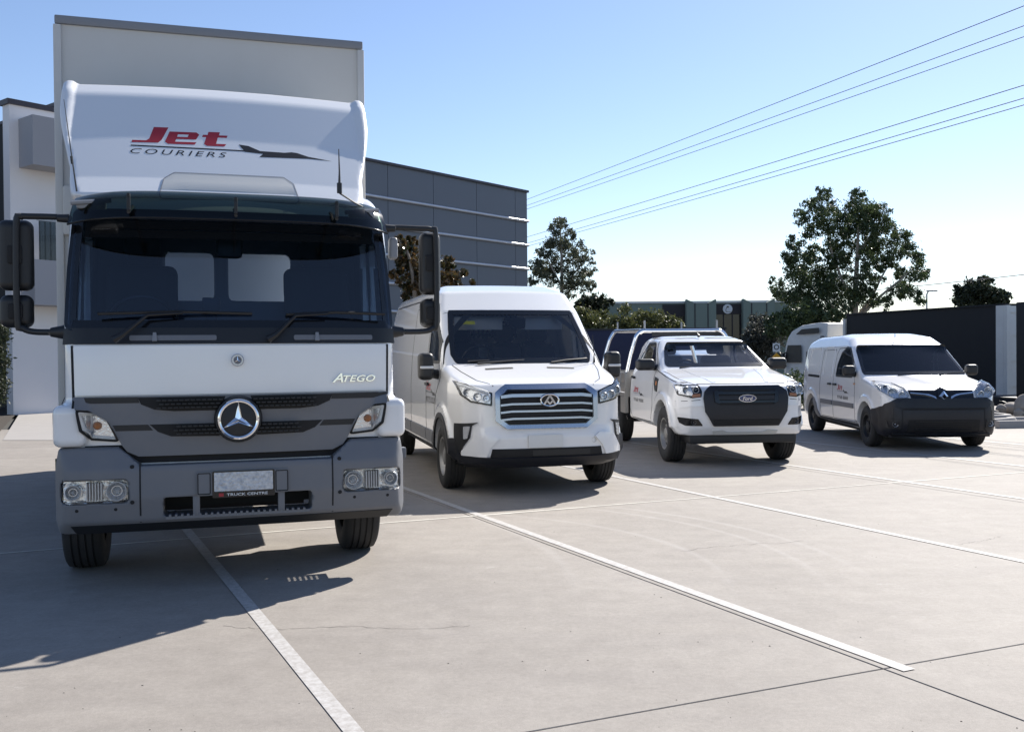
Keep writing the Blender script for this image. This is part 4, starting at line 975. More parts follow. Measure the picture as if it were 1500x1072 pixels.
    for x0, x1 in ((-.55, .05), (.15, .68)):
        w = MB().tube([(x0, 1.24, 1.29), ((x0 + x1) / 2, 1.27, 1.305), (x1, 1.31, 1.31)], .010, 6).build('wiper', BLACKP, t)
    MB().box((-.74, 1.30, 1.0), (.74, 1.62, 1.27), .06).build('dashboard', DASH, t)
    for x in (-.38, .38): seat(t, x, 2.25, 1.0, .48, .42)
    steering(t, -.36, 1.72, 1.24, .18)
    MB().box((-.12, 1.85, 1.56), (.10, 1.88, 1.62), .015).build('rear_view_mirror', BLACKP, t)
    return t
make_ute()

def make_smallvan():
    t = thing('compact_van', 'compact white delivery van with dark bumper and small side window', 'van', (6.43, 14.41, 0), -2)
    full = Body([(.20, .22, .06), (.05, .31, .08), (.0, .45, .08), (.0, .60, .1), (.05, .78, .1), (.14, .90, .1), (.32, .99, .12), (1.05, 1.105), (1.82, 1.61, .15), (2.15, 1.745, .3), (2.70, 1.81, .5), (4.05, 1.785, .4), (4.50, 1.70, .15), (4.64, 1.2, .3), (4.66, .45, .1), (4.5, .28), (1.3, .25)],
                [(.50, -.02), (.72, .08, .2), (.84, .28, .2), (.895, .60, .2), (.905, 1.2), (.905, 4.3, .15), (.85, 4.68)],
                [(.82, .20), (.885, .38), (.91, .66, .1), (.90, .9, .1), (.865, 1.10, .1), (.775, 1.58, .15), (.68, 1.78, .12), (.5, 1.87)], .08, .08, .11, .03,
                lambda d, x, y, z: smin(d, np.maximum(np.maximum(np.minimum(np.hypot(y - .87, z - .34), np.hypot(y - 3.97, z - .34)) - .46, np.maximum(np.abs(x) - .905, .36 - z)), .74 - np.abs(x)) + .015, .07))
    WS = [(-.80, 1.118), (.80, 1.118), (.81, 1.16), (.725, 1.60), (-.725, 1.60), (-.81, 1.16)]; WSh = Tab(inset(vpoly('F', fillet(WS, .05)), .045))
    SW = [(1.55, 1.06), (2.50, 1.06), (2.48, 1.28), (2.35, 1.48), (2.10, 1.58), (1.92, 1.57), (1.62, 1.33)]; SWh = Tab(inset(vpoly('R', fillet(SW, .06)), .03))
    def cut(x, y, z):
        d = full(x, y, z); hol = np.maximum(np.maximum(np.maximum(d + .06, .75 - z), y - 2.8), 1.0 - y)
        d = np.maximum(d, -hol); d = np.maximum(d, -np.maximum(np.maximum(WSh(x, z), y - 2.0), .95 - y)); d = np.maximum(d, -np.maximum(SWh(y, z), .5 - np.abs(x)))
        for yc in (.87, 3.97): d = np.maximum(d, -np.maximum(np.hypot(y - yc, z - .33) - .375, .60 - np.abs(x)))
        return d
    sdf_obj('body', cut, (-1.0, -.1, .14), (1.0, 4.76, 1.9), .024, WHITE, t, lining=(full, TRIM, .7))
    band('windscreen_seal', full, 'F', WS, .05, BLACKG, t, .005, .01, .05); patch('windscreen', full, 'F', inset(vpoly('F', fillet(WS, .05)), .02), GLASSD, t, .003, 0, .08)
    for s in 'LR':
        band('window_seal', full, s, SW, .035, BLACKP, t, .005, .01, .06); patch('side_window', full, s, inset(vpoly('R', fillet(SW, .06)), .02), GLASSD, t, .003, 0, .15)
        ribbon('door_seam', full, s, [(1.42, .34), (1.40, .9), (1.50, 1.25), (1.86, 1.52), (2.20, 1.56), (2.50, 1.55), (2.60, 1.45), (2.62, .34), (1.42, .34)], .009, SEAM, t)
        ribbon('slide_door_seam', full, s, [(2.66, 1.50), (2.68, 1.53), (3.42, 1.52), (3.42, .7), (3.36, .34), (2.66, .34)], .009, SEAM, t)
        band('panel_pressing', full, s, [(2.72, 1.05), (3.30, 1.05), (3.28, 1.58), (2.76, 1.60)], .018, WHITE, t, .008, .016, .06)
        band('panel_pressing', full, s, [(3.52, 1.10), (4.35, 1.10), (4.22, 1.56), (3.56, 1.58)], .018, WHITE, t, .008, .016, .06)
        for y0, y1 in ((1.46, 2.60), (2.66, 3.34)): patch('side_moulding', full, s, [(y0, .565), (y1, .565), (y1, .645), (y0, .645)], GREYP, t, .014, .018, .12, .012)
        patch('door_rail', full, s, [(3.48, 1.02), (4.25, 1.03), (4.25, 1.075), (3.48, 1.065)], SEAM, t, .004, .0, .1)
        for y in (2.38, 2.70): patch('door_handle', full, s, [(y, .91), (y + .17, .91), (y + .17, .945), (y, .945)], BLACKP, t, .03, .02, .1, .012)
        patch('arch_cover', full, s, [(3.45, .30), (3.62, .30), (3.68, .47), (3.78, .58), (3.74, .66), (3.58, .56)], GREYP, t, .012, .016, .06)
        ribbon('sill_trim', full, s, [(1.28, .30), (3.56, .30)], .05, BLACKP, t, .006, .01, .1)
        patch('side_repeater', full, s, [(1.40, .955), (1.47, .955), (1.47, .98), (1.40, .98)], AMBER, t, .01, .008, .1)
        patch('bumper_side', full, s, [(.10, .24), (.47, .24), (.50, .45), (.56, .60), (.30, .66), (.10, .70)], DARKP, t, .016, .03, .06)
    patch('bumper', full, 'F', mirror_poly([(.80, .225), (.845, .40), (.865, .60), (.80, .705), (.66, .785)]), DARKP, t, .016, .03, .06, .02)
    patch('bumper_upper_lip', full, 'F', mirror_poly([(.64, .640), (.70, .69), (.58, .765), (.44, .772)]), BLACKP, t, .034, .03, .06, .015)
    patch('bumper_valance', full, 'F', mirror_poly([(.70, .225), (.72, .275)]), BLACKP, t, .032, .03, .08, .01)
    for q in (-1, 1): band('fog_lamp_pocket', full, 'F', [(q * .62, .34), (q * .78, .34), (q * .80, .47), (q * .62, .47)], .022, BLACKP, t, .026, .02, .02)
    patch('grille', full, 'F', mirror_poly([(.46, .775), (.475, .90), (.10, .895), (.04, .92)]), BLACKG, t, .014, .03, .06)
    for s in (-1, 1):
        patch('chrome_winglet', full, 'F', [(s * .46, .845), (s * .46, .862), (s * .20, .835), (s * .115, .80), (s * .10, .765), (s * .17, .80), (s * .26, .825)], CHROME, t, .03, .02, .05)
        P = [(s * a, b) for a, b in [(.86, 1.02), (.64, .985), (.52, .91), (.475, .785), (.70, .775), (.84, .88)]]
        h = patch('headlamp', full, 'F', P, LAMPWH, t, .006, .02, .05, .04)
        for x, z, r_ in ((.71, .875, .072), (.585, .845, .045), (.77, .95, .035)):
            p, _ = project(full, 'F', np.array([[s * x, z]])); lamp_unit(h, (s * x, p[0][1] - .030, z), r_)
        patch('headlamp_housing', full, 'F', inset(vpoly('F', fillet(P, .04)), .018), LAMPIN, h, .008, 0, .05)
        patch('headlamp_lens', full, 'F', inset(vpoly('F', fillet(P, .04)), .004), LENS, h, .040, .03, .05)
        p, _ = project(full, 'F', np.array([[s * .70, .405]])); fl = lamp_unit(t, (s * .70, p[0][1] - .030, .405), .044, 'fog_lamp', ring=False)
        ribbon('bumper_crease', full, 'F', [(s * .60, .62), (s * .60, .34), (s * .68, .27)], .014, SEAM, t, .018, .0)
    patch('bumper_slot', full, 'F', mirror_poly([(.53, .30), (.52, .47)]), MESHG, t, .019, .003, .08, .02)
    for k in range(5): ribbon('slot_bar', full, 'F', [(-.42, .325 + k * .03), (.42, .325 + k * .03)], .007, BLACKP, t, .024, .006, .1)
    ribbon('bumper_groove', full, 'F', [(-.60, .622), (.60, .622)], .022, SEAM, t, .018, .0)
    p, _ = project(full, 'F', np.array([[0, .82]])); yb = p[0][1] - .03
    pt = patch('badge_plinth', full, 'F', [(-.085, .80), (0, .71), (.085, .80), (.06, .90), (0, .935), (-.06, .90)], BLACKG, t, .026, .03, .05)
    for s in (-1, 1):
        MB().add([(0, yb - .02, .905), (s * .07, yb - .012, .818), (0, yb - .02, .735), (0, yb - .045, .86), (s * .034, yb - .04, .818), (0, yb - .045, .78)], [(0, 1, 4, 3), (1, 2, 5, 4)]).build('badge', CHROME, pt, smooth=False)
    logo(full, 'L', -2.36, .825, .66, t, False, 1.5); text_on('phone_lettering', full, 'L', '9768 8888', -2.34, .69, .058, BLACKD, t, w=.60, bold=.012)
    for s in (-1, 1):
        wheel(t, s * .78, .87, .318, .20, s, .195, 'dark'); wheel(t, s * .78, 3.97, .318, .20, s, .195, 'dark')
        m = mirror_head('mirror', t, (s * .985, 1.38, 1.185), (.095, .075, .085), BLACKP, .05); MB().tube([(s * .84, 1.45, 1.12), (s * .96, 1.40, 1.14)], [.05, .035], 8).build('mirror_foot', BLACKP, m)
    MB().box((-.75, .2, .20), (.75, 4.4, .32)).build('underbody', SEAM, t)
    MB().tube([(-.02, 1.98, 1.70), (-.04, 1.93, 1.79)], [.010, .004], 6).build('aerial', BLACKP, t)
    for x0, x1 in ((-.30, .30), (.35, .80)): MB().tube([(x0, 1.07, 1.115), ((x0 + x1) / 2, 1.10, 1.14), (x1, 1.14, 1.15)], .010, 6).build('wiper', BLACKP, t)
    MB().box((-.78, 1.12, .8), (.78, 1.46, 1.08), .06).build('dashboard', DASH, t)
    for x in (-.38, .38): seat(t, x, 2.05, .82, .46, .46)
    steering(t, -.37, 1.52, 1.06, .18)
    MB().prism([(-.80, .76), (.80, .76), (.78, 1.1), (.58, 1.66), (-.58, 1.66), (-.78, 1.1)], 2.72, 2.76).build('bulkhead', DASH, t)
    MB().box((-.10, 1.75, 1.47), (.12, 1.78, 1.53), .015).build('rear_view_mirror', BLACKP, t)
    return t
make_smallvan()

# ================================================================== buildings
BC = np.array([.76, 44.7]); BW = np.array([-.63, -.777]); BN = np.array([.777, -.63])
def wall_x(u, yo=0.0):
    """distance along the facade plane (offset yo outwards) where the sight line of column u meets it"""
    d = ray(u, 519)[:2]; A = np.array([[d[0], -BW[0]], [d[1], -BW[1]]]); return float(np.linalg.solve(A, BC + BN * yo)[1])
def make_office():
    t = thing('office_building', 'grey panelled industrial building with pale horizontal ribs and white end wall', 'building', (BC[0], BC[1], 0), math.degrees(math.atan2(BW[1], BW[0])))
    cols = [0.0] + [wall_x(u) for u in (756.6, 700, 637, 570.5)]
    lim = wall_x(150, 1.0) + .4
    while cols[-1] < lim - .01: cols.append(min(cols[-1] + 3.3, lim))
    print('OFFICE', cols, wall_x(18, 1.0), wall_x(150, 1.0))
    rows = [-.1, 1.05, 2.15, 3.22, 4.31, 5.41, 6.50, 7.60, 8.93]
    MB().box((.03, -14, -.1), (cols[-1] - .02, -.12, 8.9)).build('core_wall', SEAM, t, smooth=False)
    for i in range(len(cols) - 1):
        for j in range(len(rows) - 1):
            MB().box((cols[i] + .012, -.119, rows[j] + .01), (cols[i + 1] - .012, 0, rows[j + 1] - .01)).build('wall_panel', PANELG, t, smooth=False)
    for z in rows[2:-1]:
        MB().tube([(0, .05, z), (cols[-1], .05, z)], .062, 10).build('pale_rib', RIB, t)
    for j in range(len(rows) - 1): MB().box((-.01, -14, rows[j] + .01), (.03, -.12, rows[j + 1] - .01)).build('end_panel', PANELG, t, smooth=False)
    MB().box((-.05, -14, 8.92), (cols[-1], .08, 9.02)).build('parapet_cap', CAPD, t, smooth=False)
    # white end wall with its projecting boxes
    a, b = wall_x(18, 1.0), wall_x(150, 1.0); D = BC[1] + BW[1] * a + BN[1]
    zt = 1.5 + 372 / FPX * D
    MB().box((b, .62, 0), (a, 1.0, zt)).build('white_end_wall', CONC_W, t, smooth=False)
    MB().box((b - .1, .56, zt + .002), (a + .06, 1.06, zt + .14)).build('end_wall_cap', CAPD, t, smooth=False)
    x0 = wall_x(52, 1.8); zz = lambda v: 1.5 + (525 - v) / FPX * (D + 1.0)
    MB().box((b, 1.003, zz(255)), (x0, 1.8, zz(186))).build('upper_box', CONC_G, t, smooth=False)
    lb = MB().box((b, 1.003, zz(450)), (x0, 1.8, zz(387))).build('balcony_box', CONC_G, t, smooth=False)
    MB().box((b, 1.70, zz(387)), (wall_x(62, 1.8), 1.715, zz(332))).build('glass_balustrade', GLASSD, lb, smooth=False)
    MB().box((b, 1.69, zz(332)), (wall_x(59, 1.8), 1.73, zz(329))).build('handrail', GALV, lb, smooth=False)
    for u in (64, 72, 80): MB().box((wall_x(u, 1.8), 1.67, zz(387)), (wall_x(u, 1.8) + .03, 1.70, zz(330))).build('balustrade_post', GALV, lb, smooth=False)
    # lower wing to the left
    c = a
    for i in range(4):
        for j in range(4): MB().box((c + i * 3 + .012, -4, -.1 + j * 1.9 + .01), (c + i * 3 + 2.988, -1.2, 1.8 + j * 1.9 - .01)).build('wing_panel', PANELG, t, smooth=False)
    MB().box((c, -4.1, 7.51), (c + 12, -1.1, 7.62)).build('wing_cap', RIB, t, smooth=False)
    MB().box((c + .5, -1.2, 4.2), (c + 2.6, -1.17, 5.4)).build('wing_window', GLASSD, t, smooth=False)
    return t
make_office()
def make_sage():
    D = 90.0; bz = -1.3; X = lambda u: (u - 750) / FPX * D; Z = lambda v: 1.5 + (516 - v) / FPX * D
    t = thing('sage_warehouse', 'low sage green warehouse with dark brown fascia and a round white sign', 'building', (X(880), D, bz), 0)
    x = lambda u: X(u) - X(880); z = lambda v: Z(v) - bz
    MB().box((0, .4, 0), (x(1200), 18, z(443))).build('wall', SAGE, t, smooth=False)
    MB().box((-.1, .3, z(443)), (x(1200) + .1, 18.1, z(440))).build('roof_edge', RIB, t, smooth=False)
    for u0, u1 in ((1005, 1048), (1087.6, 1133.5)):
        pi = MB().box((x(u0), -.5, 0), (x(u1), .38, z(444))).build('pilaster', SAGE, t, smooth=False)
        w = x(u0 + 12) - x(u0)
        for a, s in ((x(u0), 1), (x(u1), -1)):
            P = [(a, z(444)), (a + s * w, z(444)), (a, z(438))]; MB().prism(P, -.5, .3).build('pilaster_fin', SAGE, pi, smooth=False)
            MB().box((a + s * w - .04, -.54, 0), (a + s * w + .04, -.502, z(444))).build('pilaster_joint', SAGED, pi, smooth=False)
    for u0, u1, v0 in ((972, 1004.6, 462), (1048.4, 1087.2, 460)):
        MB().box((x(u0), .25, z(v0)), (x(u1), .39, z(445))).build('fascia', SAGED, t, smooth=False)
        win = MB().box((x(u0), .34, z(500)), (x(u1), .39, z(v0) - .02)).build('window', BLACKG, t, smooth=False)
        n = 3
        for k in range(n + 1): MB().box((x(u0) + (x(u1) - x(u0)) * k / n - .05, .28, z(500)), (x(u0) + (x(u1) - x(u0)) * k / n + .05, .335, z(v0) - .02)).build('mullion', SAGED, win, smooth=False)
    c = (x(1067), .2, z(452.3)); sg = MB().lathe([(0, -.06), (.44, -.06), (.45, 0), (.45, .05)], c, 'y', 32).build('round_sign', SIGNW, t)
    MB().tube([(c[0] - .16, .13, c[2] - .26), (c[0] - .17, .13, c[2] - .05), (c[0] - .06, .13, c[2] + .22)], .025, 6).box((c[0] - .08, .125, c[2] + .12), (c[0] + .1, .135, c[2] + .27)).box((c[0] - .16, .125, c[2] - .28), (c[0] + .28, .135, c[2] - .24)).build('sign_mark', BLACKG, sg)
    return t
make_sage()

# ================================================================== trees and shrubs
def foliage(name, clumps, D, spread, per, ls, m, parent, origin, droop=.3, aspect=.42):
    V, T = [], []
    more = []
    for (u, v, r) in clumps:
        for _ in range(5):
            a = rng.uniform(0, 6.28); q = rng.uniform(.4, 1.15); more.append((u + r * q * math.cos(a), v + r * q * math.sin(a), r * rng.uniform(.28, .6)))
    for (u, v, r) in list(clumps) + more:
        rm = r * D / FPX; c = at(u, v, D + rng.uniform(-1, 1) * spread) - origin
        n = max(60, int(per * rm * rm * 10)); d = rng.normal(size=(n, 3)); d /= np.linalg.norm(d, axis=1, keepdims=True)
        rad = rm * rng.uniform(.15, 1.0, n) ** .55 * (1 + .22 * rng.normal(size=n))
        # sub-sprays give an uneven outline with gaps
        k = max(6, n // 60); sub = rng.normal(size=(k, 3)); sub /= np.linalg.norm(sub, axis=1, keepdims=True); sub *= (rm * rng.uniform(.35, 1.0, k))[:, None]
        pick = rng.integers(0, k, n); p = np.where((rng.random(n) < .6)[:, None], sub[pick] + d * (rm * .38 * rng.random(n) ** .5)[:, None], d * rad[:, None]) * [1, 1, .9] + c
        a = rng.normal(size=(n, 3)); a[:, 2] -= droop * 2; a /= np.linalg.norm(a, axis=1, keepdims=True)
        b = np.cross(a, rng.normal(size=(n, 3))); b /= np.linalg.norm(b, axis=1, keepdims=True)
        L_ = (ls * .8 * rng.uniform(.6, 1.3, n))[:, None]
        V.append(np.stack([p - a * L_ / 2, p + b * L_ * aspect / 2, p + a * L_ / 2, p - b * L_ * aspect / 2], 1).reshape(-1, 3))
        T.append(np.clip(rng.normal(.4, .28, n) + rng.normal(0, .12), 0, 1))
    V = np.concatenate(V); T = np.concatenate(T); N = len(T)
    me = bpy.data.meshes.new(name); me.vertices.add(4 * N); me.vertices.foreach_set('co', V.ravel()); me.loops.add(4 * N); me.loops.foreach_set('vertex_index', np.arange(4 * N))
    me.polygons.add(N); me.polygons.foreach_set('loop_start', np.arange(N) * 4); me.update(calc_edges=True)
    at_ = me.attributes.new('tone', 'FLOAT', 'FACE'); at_.data.foreach_set('value', T.astype(np.float32)); me.materials.append(m); me.validate()
    o = bpy.data.objects.new(name, me); COL.objects.link(o); o.parent = parent; return o
def tree(name, label, cat, base_u, D, clumps, limbs, m, bark, per=60, ls=.3, r0=.22, spread=None, group=None, droop=.3, aspect=.42, crown='crown'):
    x = (base_u - 750) / FPX * D; bz = float(gz(x, D)); O = np.array([x, D, bz]); t = thing(name, label, cat, tuple(O), 0, group)
    spread = spread if spread is not None else D * .03
    if limbs:
        mb = MB()
        for k, L_ in enumerate(limbs):
            P = [tuple(at(u, v, D + (0 if k == 0 else rng.uniform(-.5, .5) * spread * i / len(L_))) - O) for i, (u, v) in enumerate(L_)]
            if k == 0: P = [(0, 0, -.1)] + P
            P = curve_pts(P, 4); n = len(P); r1 = r0 if k == 0 else r0 * .42
            mb.tube(P, [r1 * (1 - .8 * i / (n - 1)) for i in range(n)], 7)
        mb.build('trunk', bark, t)
    foliage(crown, clumps, D, spread, per, ls, m, t, O, droop, aspect)
    return t
def zc(ox, oy, s, L_): return [(ox + x / s, oy + y / s, r / s) for x, y, r in L_]
def zl(ox, oy, s, L_): return [[(ox + x / s, oy + y / s) for x, y in l] for l in L_]
tree('gum_tree', 'tall spreading dark eucalyptus with open crown above the white semi cab', 'tree', 1252, 55,
     zc(1100, 250, 3.75, [(400, 130, 42), (370, 190, 62), (300, 250, 50), (400, 260, 76), (340, 330, 66), (590, 130, 46), (560, 210, 74), (640, 240, 74), (720, 220, 50), (740, 300, 58), (600, 310, 84), (520, 330, 62),
      (820, 370, 56), (740, 420, 84), (660, 400, 76), (860, 430, 56), (920, 480, 46), (900, 560, 56), (830, 600, 52), (955, 580, 30), (900, 680, 50), (230, 400, 50), (220, 470, 56), (280, 500, 76), (340, 560, 74), (260, 600, 66),
      (150, 630, 46), (200, 690, 62), (300, 670, 76), (430, 640, 76), (500, 600, 62), (470, 500, 46), (560, 660, 74), (620, 720, 60), (400, 720, 76), (250, 740, 70), (740, 725, 44), (520, 740, 60), (480, 430, 45), (420, 560, 70), (520, 520, 55), (640, 480, 58), (700, 500, 55), (765, 500, 50), (690, 585, 42), (640, 640, 50), (800, 660, 45), (850, 640, 45), (350, 440, 45), (680, 710, 45), (470, 275, 52), (480, 350, 56), (425, 450, 55), (530, 440, 52), (620, 560, 45)]),
     zl(1100, 250, 3.75, [[(570, 850), (575, 650), (585, 450), (590, 300)], [(570, 800), (500, 600), (430, 400), (420, 300)], [(570, 820), (660, 700), (720, 580), (790, 470)], [(575, 830), (700, 700), (820, 600), (880, 540)], [(560, 850), (440, 740), (330, 640)], [(585, 480), (640, 380), (700, 300)]]),
     LEAF_E, BARKP, 140, .21, .26, 2.0)
tree('gum_tree', 'slender pale-trunked eucalyptus just beyond the grey building corner', 'tree', 823, 75,
     zc(740, 200, 3.26, [(262, 410, 30), (240, 450, 42), (300, 465, 36), (230, 520, 52), (300, 540, 54), (185, 560, 36), (370, 555, 42), (400, 640, 38), (330, 620, 52), (240, 610, 46), (180, 640, 46), (280, 700, 54), (360, 700, 46), (205, 690, 38), (412, 715, 28), (150, 610, 36), (140, 680, 36), (300, 765, 38)]),
     zl(740, 200, 3.26, [[(270, 830), (270, 700), (268, 560), (262, 430)], [(270, 720), (220, 620), (190, 560)], [(270, 740), (340, 640), (390, 590)]]), LEAF_S, BARKP, 75, .28, .22, 1.5)
tree('dark_tree', 'small very dark rounded tree at the left end of the sage warehouse', 'tree', 868, 80, zc(740, 200, 3.26, [(430, 790, 50), (385, 800, 42), (470, 800, 32), (420, 840, 55), (380, 860, 45)]), zl(740, 200, 3.26, [[(420, 900), (425, 840), (430, 800)]]), LEAF_D, BARK, 130, .42, .2, 1.5)
tree('olive_shrub', 'brownish green shrub behind the cargo van roof corner', 'shrub', 858, 66, zc(740, 200, 3.26, [(370, 860, 55), (420, 890, 60), (340, 850, 36), (390, 920, 60), (440, 930, 40)]), None, LEAF_Y, BARK, 130, .30, .2, 1.2, crown='leaves')
tree('olive_shrub', 'wide rounded yellow-green bush in front of the sage warehouse', 'shrub', 938, 60, zc(740, 200, 3.26, [(560, 885, 55), (640, 868, 50), (715, 868, 50), (780, 890, 50), (505, 905, 42), (600, 915, 62), (700, 915, 62), (815, 910, 34), (640, 940, 60), (760, 940, 60), (540, 940, 50)]), None, LEAF_Y, BARK, 150, .26, .2, 1.5, crown='leaves')
tree('grey_shrub', 'large grey-green feathery shrub in front of the right end of the warehouse', 'shrub', 1122, 58, zc(850, 430, 4.84, [(1280, 200, 75), (1350, 240, 80), (1220, 270, 70), (1300, 330, 95), (1200, 340, 60), (1400, 310, 80), (1320, 420, 90), (1230, 410, 70)]), None, LEAF_G, BARK, 150, .26, .2, 1.5, crown='leaves')
tree('dark_shrub', 'dark green shrubbery mass under the tall eucalyptus', 'shrub', 1180, 52, zc(1100, 250, 3.75, [(300, 780, 70), (390, 800, 60), (230, 830, 80), (320, 860, 80), (450, 800, 50), (180, 860, 70), (120, 850, 60)]), None, LEAF_E, BARK, 140, .28, .2, 1.5, crown='leaves')
tree('lone_tree', 'distant rounded tree showing above the black trailer roof', 'tree', 1438, 95, zc(1100, 250, 3.75, [(1200, 640, 48), (1270, 650, 52), (1150, 680, 40), (1330, 685, 44), (1392, 690, 34), (1240, 705, 52), (1180, 720, 44), (1340, 725, 40)]), zl(1100, 250, 3.75, [[(1270, 860), (1265, 780), (1255, 690)]]), LEAF_D, BARK, 110, .55, .25, 1.5)
tree('magnolia_tree', 'bronze-leaved magnolia between the truck mirror and the grey building', 'tree', 612, 27,
     zc(530, 220, 5.23, [(290, 690, 36), (300, 760, 55), (380, 720, 50), (330, 850, 76), (400, 820, 76), (280, 950, 60), (400, 950, 86), (480, 900, 66), (630, 850, 42), (660, 890, 50), (640, 970, 60), (715, 980, 44), (775, 940, 26), (700, 1020, 50), (850, 1012, 14), (500, 1000, 80), (380, 1080, 90), (560, 1080, 90), (680, 1090, 70)]),
     zl(530, 220, 5.23, [[(420, 1300), (400, 1050), (370, 850), (330, 720)], [(420, 1200), (560, 1000), (660, 880)]]), LEAF_M, BARK, 330, .17, .10, .8, droop=-.2, aspect=.5)
tree('garden_hedge', 'dark leafy hedge beside the white end wall', 'hedge', -12, 23.0, [(2, 490, 14), (-10, 500, 24), (-4, 535, 20), (-2, 560, 14), (-16, 570, 26), (-2, 585, 14), (-30, 520, 30), (-40, 560, 30)], None, LEAF_D, BARK, 420, .12, .1, .3, crown='leaves')  # deep shade put into the dark leaf colour, sun reaches this hedge
for k, (u, D, label, r) in enumerate(((1168, 25.5, 'low trimmed shrub between the tray ute and the compact van', 20), (1150, 30, 'small dark shrub below the yellow diamond sign', 18))):
    tree('low_shrub', label, 'shrub', u, D, [(u + dx, 563 + dy, r * .75) for dx, dy in ((-10, 0), (8, -4), (0, 12), (16, 10), (-16, 14), (4, 24))], None, LEAF_E, BARK, 300, .13, .1, .35, crown='leaves')

# ================================================================== far vehicles
def simple_wheels(t, pts, r, w):
    for x, y, s in pts:
        h = MB().lathe([(0, -.3 * w), (r * .58, -.25 * w), (r * .58, .3 * w), (r * .3, .35 * w), (0, .4 * w)], (x, y, r), 'x', 18, s).build('wheel', STEEL, t)
        MB().lathe([(r * .58, -.45 * w), (r * .8, -.5 * w), (r, -.4 * w), (r, .4 * w), (r * .8, .5 * w), (r * .58, .45 * w)], (x, y, r), 'x', 28, s).build('tyre', RUBBER, h)
GL = -1.29
def trailer(name, label, loc, yaw, L_, z0, z1, curtain, cat='trailer', W=2.5, frame=TRUCKW):
    t = thing(name, label, cat, loc, yaw)
    MB().box((.05, .12, z0), (W - .05, L_ - .05, z1 - .06)).build('curtain_body', curtain, t, smooth=False)
    for k in range(0): MB().box((.0425, .35 + k * .62, z0 + .02), (.047, .41 + k * .62, z1 - .15)).build('curtain_strap', curtain, t, smooth=False)
    MB().box((0, .0, z1 - .058), (W, L_, z1)).build('roof', curtain, t, smooth=False)
    MB().box((0, .02, z0 - .16), (W, L_, z0 - .003)).build('floor_frame', BLACKP, t, smooth=False)
    return t
t = trailer('curtain_trailer', 'long black curtain-sided trailer with white rear frame behind the compact van', (17.32, 34.0, GL), 19.3, 8.6, 1.06, 4.42, BLACKC)
for k, (x0, x1) in enumerate(((0, .16), (1.17, 1.33), (2.34, 2.5))): MB().box((x0, -.06, 1.0), (x1, .10, 4.36)).build('rear_post', TRUCKW, t, smooth=False)
MB().box((-.01, .10, 1.0), (.02, .42, 4.36)).build('side_post', TRUCKW, t, smooth=False)
for k in range(2): MB().box((.17 + k * 1.17, -.02, 1.05), (1.16 + k * 1.17, .04, 4.34)).build('rear_door', TRUCKW, t, smooth=False)
for z in (1.5, 2.4, 3.3, 4.1): MB().box((.17, -.05, z), (2.33, -.022, z + .07)).build('rear_rail', TRUCKW, t, smooth=False)
MB().box((.0, 8.62, .9), (2.5, 8.75, 4.2)).build('front_wall', TRUCKW, t, smooth=False)
simple_wheels(t, [(.35, 1.4, -1), (.35, 2.6, -1), (2.15, 1.4, 1), (2.15, 2.6, 1)], .5, .3)
for s in (.8, 1.7): MB().box((s - .06, .5, .6), (s + .06, 8.5, .89)).build('chassis_rail', BLACKP, t, smooth=False)
MB().box((.5, 6.4, 0), (.65, 6.6, .89)).box((1.85, 6.4, 0), (2.0, 6.6, .89)).build('landing_leg', GALV, t, smooth=False)
t = trailer('black_trailer', 'black curtain-sided trailer in front of the white rear frame, with dark mudguard', (15.75, 30.3, GL), 19.3, .1, 1.36, 4.28, BLACKC)
for o in list(t.children): bpy.data.objects.remove(o, do_unlink=True)
MB().box((0, -8, 1.30), (2.5, 0, 4.28), .04).build('curtain_body', BLACKC, t)
for k in range(0): MB().box((-.006, -.5 - k * .75, 1.32), (-.002, -.44 - k * .75, 4.2)).build('curtain_strap', BLACKC, t, smooth=False)
MB().box((.1, -8, 1.0), (2.4, 1.8, 1.29)).build('chassis', BLACKP, t, smooth=False)
mg = [(.55 + .68 * math.cos(a), .5 + .68 * math.sin(a)) for a in np.linspace(.1, math.pi - .1, 16)]
mb = MB()
for a, b in zip(mg[:-1], mg[1:]): mb.add([(-.05, *a), (.6, *a), (.6, *b), (-.05, *b)], [(0, 1, 2, 3)])
mb.prism(mg, -.06, -.052, 'x').build('mudguard', BLACKP, t)
simple_wheels(t, [(.3, .55, -1), (2.2, .55, 1), (.3, -6.5, -1), (2.2, -6.5, 1)], .5, .3)

